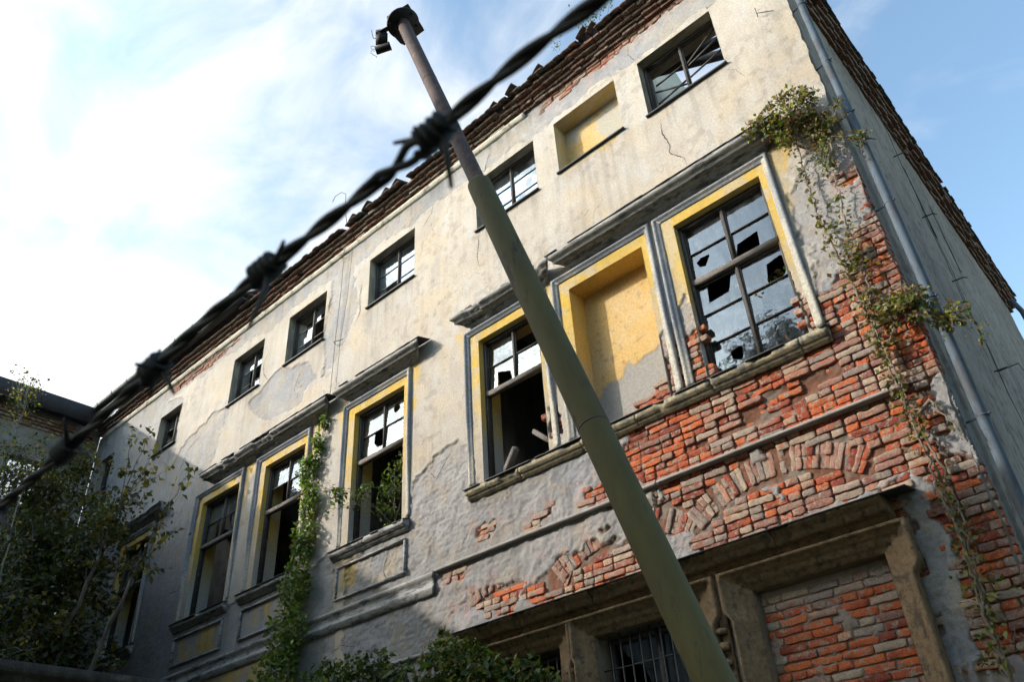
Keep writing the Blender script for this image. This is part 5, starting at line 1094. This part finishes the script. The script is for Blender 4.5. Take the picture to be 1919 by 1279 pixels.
# ---------------------------------------------------------------- leaning pole
PT = np.array([-2.80, -4.46, 9.37]); PB = np.array([-0.865, -3.955, 2.455]); PD = (PT - PB) / np.linalg.norm(PT - PB)
def pz(z): return PB + (PT - PB) * (z - PB[2]) / (PT[2] - PB[2])
PO = thing('leaning_pole', 'leaning steel lamp pole, thick and olive below, thin and rusty above', 'pole', tuple(pz(0)))
mb = MB(); mb.tube([pz(z) for z in list(np.linspace(-0.1, 6.50, 40)) + [6.53, 6.545, 6.55]], [0.102] * 38 + [0.101, 0.100, 0.098, 0.090, 0.074], 40); mb.build('lower_tube', M['green'], PO, smooth=True)
mb = MB(); mb.tube([pz(z) for z in np.linspace(6.4, 9.40, 20)], [0.069] * 20, 28); mb.build('upper_tube', M['rust'], PO, smooth=True)
R3, U3 = np.array(rx), np.array(up)
mb = MB(); mb.tube([PT - PD * 0.005, PT + PD * 0.012, PT + PD * 0.02], [0.172, 0.176, 0.172], 40); hd = mb.build('mounting_disc', M['black'], PO)
mb = MB(); mb.tube([pz(4.02), pz(4.032)], [0.1035, 0.1035], 40); mb.build('weld_seam', M['rust'], PO); mb = MB(); mb.tube([pz(8.2), pz(8.215)], [0.0705, 0.0705], 28); mb.build('weld_seam', M['rust'], PO)
# square plate on top, bolted
F3 = np.cross(PD, R3); F3 /= np.linalg.norm(F3); S3 = np.cross(F3, PD); ca, sa = math.cos(math.radians(-28)), math.sin(math.radians(-28)); e1 = S3 * ca + F3 * sa; e2 = np.cross(PD, e1)
mb = MB(); c0 = PT + PD * 0.03 + e2 * 0.03 * 0
for t0, t1 in ((0.0, 0.012),):
    poly = [(-0.125, 0.225), (0.145, 0.215), (0.15, 0.18), (0.16, -0.13), (-0.10, -0.15), (-0.17, -0.02), (-0.15, 0.18)]
    V = [c0 + e1 * a + e2 * b + PD * t for t in (t0, t1) for a, b in poly]; m = len(poly); mb.add(V, [tuple(range(m - 1, -1, -1)), tuple(range(m, 2 * m))] + [(i, (i + 1) % m, m + (i + 1) % m, m + i) for i in range(m)])
mb.build('top_plate', M['black'], PO)
mb = MB()
for k in range(6):
    a = math.radians(60 * k + 15); p = PT + (S3 * math.cos(a) + F3 * math.sin(a)) * 0.15; mb.tube([p - PD * 0.022, p + PD * 0.05], 0.011, 6)
mb.build('bolt', M['black'], hd)
def hp(r, u, d=0): return PT + R3 * r + U3 * u + PD * d
mb = MB(); mb.bar(hp(-0.12, -0.03), hp(-0.24, -0.09), 0.05, 0.012); mb.bar(hp(-0.155, -0.06), hp(-0.285, -0.09, 0.02), 0.02, 0.03)
A = [hp(-0.293, -0.078), hp(-0.205, -0.045), hp(-0.165, -0.10), hp(-0.166, -0.20), hp(-0.292, -0.228)]; fd = np.array(fw) * 0.012
V = A + [p + fd for p in A]; mb.add(V, [(0, 1, 2, 3, 4), (9, 8, 7, 6, 5)] + [(i, 5 + i, 5 + (i + 1) % 5, (i + 1) % 5) for i in range(5)]); mb.build('lamp_bracket', M['black'], PO)
LP = thing('spotlight', 'small cylindrical spotlight hanging from a bracket below the pole head', 'lamp', tuple(hp(-0.21, -0.262)))
mb = MB(); a, b = hp(-0.292, -0.288), hp(-0.135, -0.235); dn = (b - a) / np.linalg.norm(b - a)
mb.tube([a, a + dn * .004, b - dn * .012, b], [0.040, 0.044, 0.044, 0.050], 24); mb.bar(hp(-0.26, -0.23), hp(-0.26, -0.26), 0.012); mb.bar(hp(-0.19, -0.20), hp(-0.19, -0.25), 0.012); mb.build('housing', M['black'], LP)
mb = MB(); mb.tube([b, b + dn * 0.003], [0.044, 0.043], 24); mb.build('lens', M['lens'], LP)
mb = MB()
mb.tube([hp(-0.30, -0.27), hp(-0.335, -0.27), hp(-0.345, -0.245), hp(-0.32, -0.235), hp(-0.295, -0.24)], 0.003, 5); mb.tube([hp(-0.30, -0.29), hp(-0.335, -0.285), hp(-0.345, -0.31), hp(-0.31, -0.335), hp(-0.285, -0.345), hp(-0.28, -0.36)], 0.003, 5); mb.tube([hp(-0.292, -0.155), hp(-0.315, -0.155), hp(-0.328, -0.11), hp(-0.335, -0.065)], 0.004, 5)
mb.build('lamp_cable', M['black'], LP)

# ---------------------------------------------------------------- barbed wire, close by
def wpt(px, py, iz):
    z = 1 / iz; return CAM + z * (np.array(rx) * (px - 959.5) / 1531.1 + np.array(up) * (639.5 - py) / 1531.1 + np.array(fw))
def izx(x): return 2.9 + (x - 810) * 0.0013
def wyl(x): return 250 + (810 - x) * (0.815 + 0.00006 * (810 - x))
BW = thing('barbed_wire', 'black twisted strand of barbed wire crossing close in front of the camera', 'barbed wire', tuple(wpt(500, 515, 2.2)))
axp = np.array([wpt(x, wyl(x) + 6 * math.sin(x / 90.), izx(x)) for x in np.concatenate([np.linspace(1500, 0, 60), np.linspace(-30, -330, 10)])])
seg = np.concatenate([[0], np.cumsum(np.linalg.norm(np.diff(axp, axis=0), axis=1))]); n = int(seg[-1] / 0.0022); s = np.linspace(0, seg[-1], n); AX = np.stack([np.interp(s, seg, axp[:, k]) for k in range(3)], -1)
T = np.gradient(AX, axis=0); T /= np.linalg.norm(T, axis=1)[:, None]; U = np.cross(T, np.array([0, 0, 1.])); U /= np.linalg.norm(U, axis=1)[:, None]; Vv = np.cross(T, U)
def s_of(px): p = wpt(px, wyl(px) + 6 * math.sin(px / 90.), izx(px)); return s[int(np.argmin(np.linalg.norm(AX - p, axis=1)))]
s1 = s_of(760); rad = 0.0015 + 0.0022 * np.exp(-((s - s1) / 0.009) ** 2) + 0.0016 * np.exp(-((s - s1 - 0.013) / 0.005) ** 2)
ph = 2 * math.pi * s / 0.060 + 0.9
for k in range(2):
    P = AX + rad[:, None] * (np.cos(ph + k * math.pi)[:, None] * U + np.sin(ph + k * math.pi)[:, None] * Vv); mb = MB(); mb.tube(P, 0.0019, 8); mb.build('strand', M['wire'], BW, smooth=True)
knots = [(815, [(846, 352, .02), (738, 268, -.02), (775, 238, 0), (850, 215, .02)]), (500, [(532, 452, .03), (467, 612, .04), (470, 520, 0), (548, 480, 0)]), (290, [(254, 683, .02), (326, 738, .02), (300, 655, 0), (280, 745, 0)]), (122, [(120, 785, .02), (165, 852, .02), (150, 800, 0), (85, 880, 0)]), (-10, [(26, 1002, .02), (-40, 900, 0)]), (1330, [(1380, -120, 0), (1290, -260, 0)])]
for px, ends in knots:
    sc = s_of(px); i0 = int(np.argmin(np.abs(s - sc))); mb = MB(); kk = np.arange(-34, 35); t = kk / 34.0
    ii = np.clip(i0 + (t * 5.0).round().astype(int), 0, n - 1); c_ = AX[i0] + T[i0] * (t * 0.0085)[:, None]
    for q, (rr, phs) in enumerate(((0.0046, 0), (0.0056, 2.0))):
        a = t * math.pi * 4 + phs; mb.tube(c_ + rr * (np.cos(a)[:, None] * U[i0] + np.sin(a)[:, None] * Vv[i0]) + T[i0] * 0.002 * q, 0.0015, 6)
    for j, (ex, ey, dz) in enumerate(ends):
        e = wpt(ex, ey, izx(px) + dz * 5); a = AX[i0] + T[i0] * (j - 1.5) * 0.003; m_ = a + (e - a) * 0.35 + (U[i0] if j % 2 else Vv[i0]) * 0.002
        mb.tube([a, m_, e], [0.0017, 0.0016, 0.0009], 6)
    mb.build('barb', M['wire'], BW, smooth=True)

# ---------------------------------------------------------------- the wing at the left
WG = thing('side_wing', 'grey wing with a black overhanging roof edge at the far left', 'building', (-21.2, -8, 0))
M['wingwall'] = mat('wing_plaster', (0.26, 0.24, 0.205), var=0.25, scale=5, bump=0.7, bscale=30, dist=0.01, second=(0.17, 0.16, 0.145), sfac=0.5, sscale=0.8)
wx = -21.25; wins = [(-4.3, -3.2, 10.9, 12.2), (-7.8, -6.7, 10.9, 12.2), (-2.2, -1.2, 10.9, 12.2), (-4.3, -3.2, 6.6, 8.9), (-7.8, -6.7, 6.6, 8.9), (-2.2, -1.1, 6.6, 8.9)]
ys = axis(-13.0, 0.0, [v for w in wins for v in w[:2]], lambda v: 0.3); zs = axis(-0.2, 13.8, [v for w in wins for v in w[2:]], lambda v: 0.3); mb = MB()
ny, nz = len(ys), len(zs); V = np.array([(wx, a, b) for a in ys for b in zs]); F = []
for i in range(ny - 1):
    for j in range(nz - 1):
        cy, cz = (ys[i] + ys[i + 1]) / 2, (zs[j] + zs[j + 1]) / 2
        if not any(w[0] < cy < w[1] and w[2] < cz < w[3] for w in wins): F.append((i * nz + j, (i + 1) * nz + j, (i + 1) * nz + j + 1, i * nz + j + 1))
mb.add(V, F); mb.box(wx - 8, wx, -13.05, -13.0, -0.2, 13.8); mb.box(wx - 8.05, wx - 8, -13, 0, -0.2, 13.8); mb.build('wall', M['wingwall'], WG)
mb = MB()
for a, b, c0, c1 in wins:
    mb.box(wx - 0.35, wx - 0.02, a - .05, a, c0, c1); mb.box(wx - 0.35, wx - 0.02, b, b + .05, c0, c1); mb.box(wx - 0.35, wx - 0.02, a, b, c1, c1 + .05); mb.box(wx - 0.35, wx + 0.05, a - .03, b + .03, c0 - .05, c0)
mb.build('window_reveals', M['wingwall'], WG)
for a, b, c0, c1 in wins:
    mb = MB(); x = wx - 0.2; m_ = (a + b) / 2
    for yy in (a + .03, m_, b - .03): mb.bar((x, yy, c0), (x, yy, c1), 0.06, 0.06, (1, 0, 0))
    for zz in (c0 + .03, c0 + (c1 - c0) * .5, c1 - .03): mb.bar((x, a, zz), (x, b, zz), 0.05, 0.05)
    w_ = mb.build('window', M['wood'], WG); MB().add([(x + .0, a, c0), (x + .0, b, c0), (x + .0, b, c1), (x + .0, a, c1)], [(0, 1, 2, 3)]).build('glass', M['glass'], w_)
mb = MB()
for k_, (oo, z) in enumerate([(0.05, 13.12), (0.10, 13.20), (0.16, 13.28), (0.2, 13.36)]):
    y = -13
    while y < -0.3:
        L = rng.choice([0.29, 0.15]); brick(mb, y + L / 2, z, L, 0.072, wx + oo + rng.uniform(-.015, .015), oo + 0.2, 0, (0.24, 0.14, 0.10) if rng.random() < .6 else (0.3, 0.27, 0.22), (0.2, 0.09, 0.06), axis_='y'); y += L + 0.01
mb.build('eaves_brickwork', M['brick'], WG)
mb = MB(); V = [(-20.62, -13.4, 13.78), (-20.62, -0.45, 13.78), (-25.4, -0.45, 16.1), (-25.4, -13.4, 16.1), (-30.2, -0.45, 13.78), (-30.2, -13.4, 13.78)]; V2 = [(a, b, c + .1) for a, b, c in V]
mb.add(V + V2, [(0, 3, 2, 1), (3, 5, 4, 2), (6, 7, 8, 9), (9, 8, 10, 11), (0, 1, 7, 6), (4, 5, 11, 10), (0, 6, 9, 3), (3, 9, 11, 5), (1, 2, 8, 7), (2, 4, 10, 8)]); mb.build('roof', M['tile'], WG)
mb = MB(); mb.box(-21.24, -20.60, -13.4, -0.50, 13.60, 13.755); mb.box(-20.66, -20.56, -13.4, -0.46, 13.40, 13.88); mb.build('eaves_board', M['sheet'], WG)

# ---------------------------------------------------------------- boundary wall at the lower left
LW = thing('boundary_wall', 'old brick boundary wall with a weathered stone coping in the bottom left corner', 'wall', (-5.2, -6.5, 0))
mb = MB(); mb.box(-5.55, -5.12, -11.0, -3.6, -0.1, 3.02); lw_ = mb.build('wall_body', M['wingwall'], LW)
mb = MB(); yy = -11.0
while yy < -3.5:
    L = rng.uniform(0.7, 1.0); noisy = rng.uniform(-.008, .008); y1 = min(yy + L, -3.5)
    pr = [(-5.66, 3.025), (-5.06, 3.025), (-5.055, 3.065), (-5.0, 3.07), (-5.0, 3.14), (-5.33, 3.20), (-5.66, 3.14), (-5.66, 3.08)]
    V = [(a, yy + .006, b + noisy) for a, b in pr] + [(a, y1 - .006, b + noisy) for a, b in pr]; m_ = len(pr); mb.add(V, [tuple(range(m_)), tuple(range(2 * m_ - 1, m_ - 1, -1))] + [(i, m_ + i, m_ + (i + 1) % m_, (i + 1) % m_) for i in range(m_)]); yy = y1
mb.build('coping', M['coping'], LW)
mb = MB(); z = 0.1; r_ = 0
while z < 2.98:
    yy = -9.5 + (0.15 if r_ % 2 else 0)
    while yy < -3.7:
        brick(mb, yy, z, 0.285, 0.066, -5.12 + rng.uniform(0.0, 0.012), 0.04, 0, random.choice(TAN + PINK), random.choice(PINK), axis_='y'); yy += 0.3
    z += 0.085; r_ += 1
mb.build('brickwork', M['brick'], LW)

# ---------------------------------------------------------------- unseen behind the camera: block and trees added for shade, one mirrored tree
OB = thing('unseen_shade_block', 'unseen plastered block with a low tiled roof, added across the courtyard to cast shade', 'building', (-14, -16, 0))
MB().box(-21.0, -7.6, -21.5, -12.8, -0.1, 13.6).build('wall', M['wingwall'], OB)
mb = MB(); V = [(-21.4, -12.4, 13.6), (-7.2, -12.4, 13.6), (-7.2, -21.9, 13.6), (-21.4, -21.9, 13.6), (-18, -17, 15.6), (-10.6, -17, 15.6)]; mb.add(V, [(0, 1, 5, 4), (1, 2, 5), (2, 3, 4, 5), (3, 0, 4), (3, 2, 1, 0)]); mb.build('roof', M['tile'], OB)
tree('tall_tree', 'tall broad tree on the far side of the courtyard, mirrored in the window panes', (-6.3, -12.5, 0), [[(-6.3, -12.5, -0.1), (-6.2, -12.5, 6), (-6.4, -12.6, 11), (-6.3, -12.5, 16)], [(-6.2, -12.5, 7), (-7.6, -12.5, 11), (-8.2, -12.6, 14)], [(-6.3, -12.5, 8), (-5.0, -12.6, 12), (-4.6, -12.6, 15.5)]],
     [(-6.4, -12.6, 15.2, 2.6, 1.8, 2.9, 3), (-6.3, -12.6, 11.2, 2.2, 1.6, 2.4, 2)], 170, 34, 0.26, DARKG, tr=0.22)
for (tx, ty, th, lb) in ((-1.5, -18.5, 16.0, 'unseen tallest dark tree added to cut sky light, straight opposite the blind niche'), (5.0, -16.5, 15.0, 'unseen broad dark tree added to cut sky light, straight opposite the brick corner'), (11.0, -9.5, 14.0, 'unseen broad dark tree added on the east side to cut sky light, nearest the camera'), (13.0, 0.5, 13.0, 'unseen broad dark tree added on the east side to cut sky light, level with the downpipe'), (12.5, 9.5, 13.0, 'unseen broad dark tree added on the east side to cut sky light, beyond the rear corner')):
    tree('unseen_shade_tree', lb, (tx, ty, 0), [[(tx, ty, -0.1), (tx + .2, ty, 4), (tx, ty, 9)], [(tx, ty, 3), (tx - 2, ty, 7)], [(tx, ty, 3), (tx + 2, ty, 7)]], [(tx, ty, th * .58, 4.4, 3.4, th * .40, 3)], 190, 34, 0.44, DARKG, tr=0.24, group='unseen trees added to cut sky light')  # unseen trees, added only to hold back sky fill on the walls
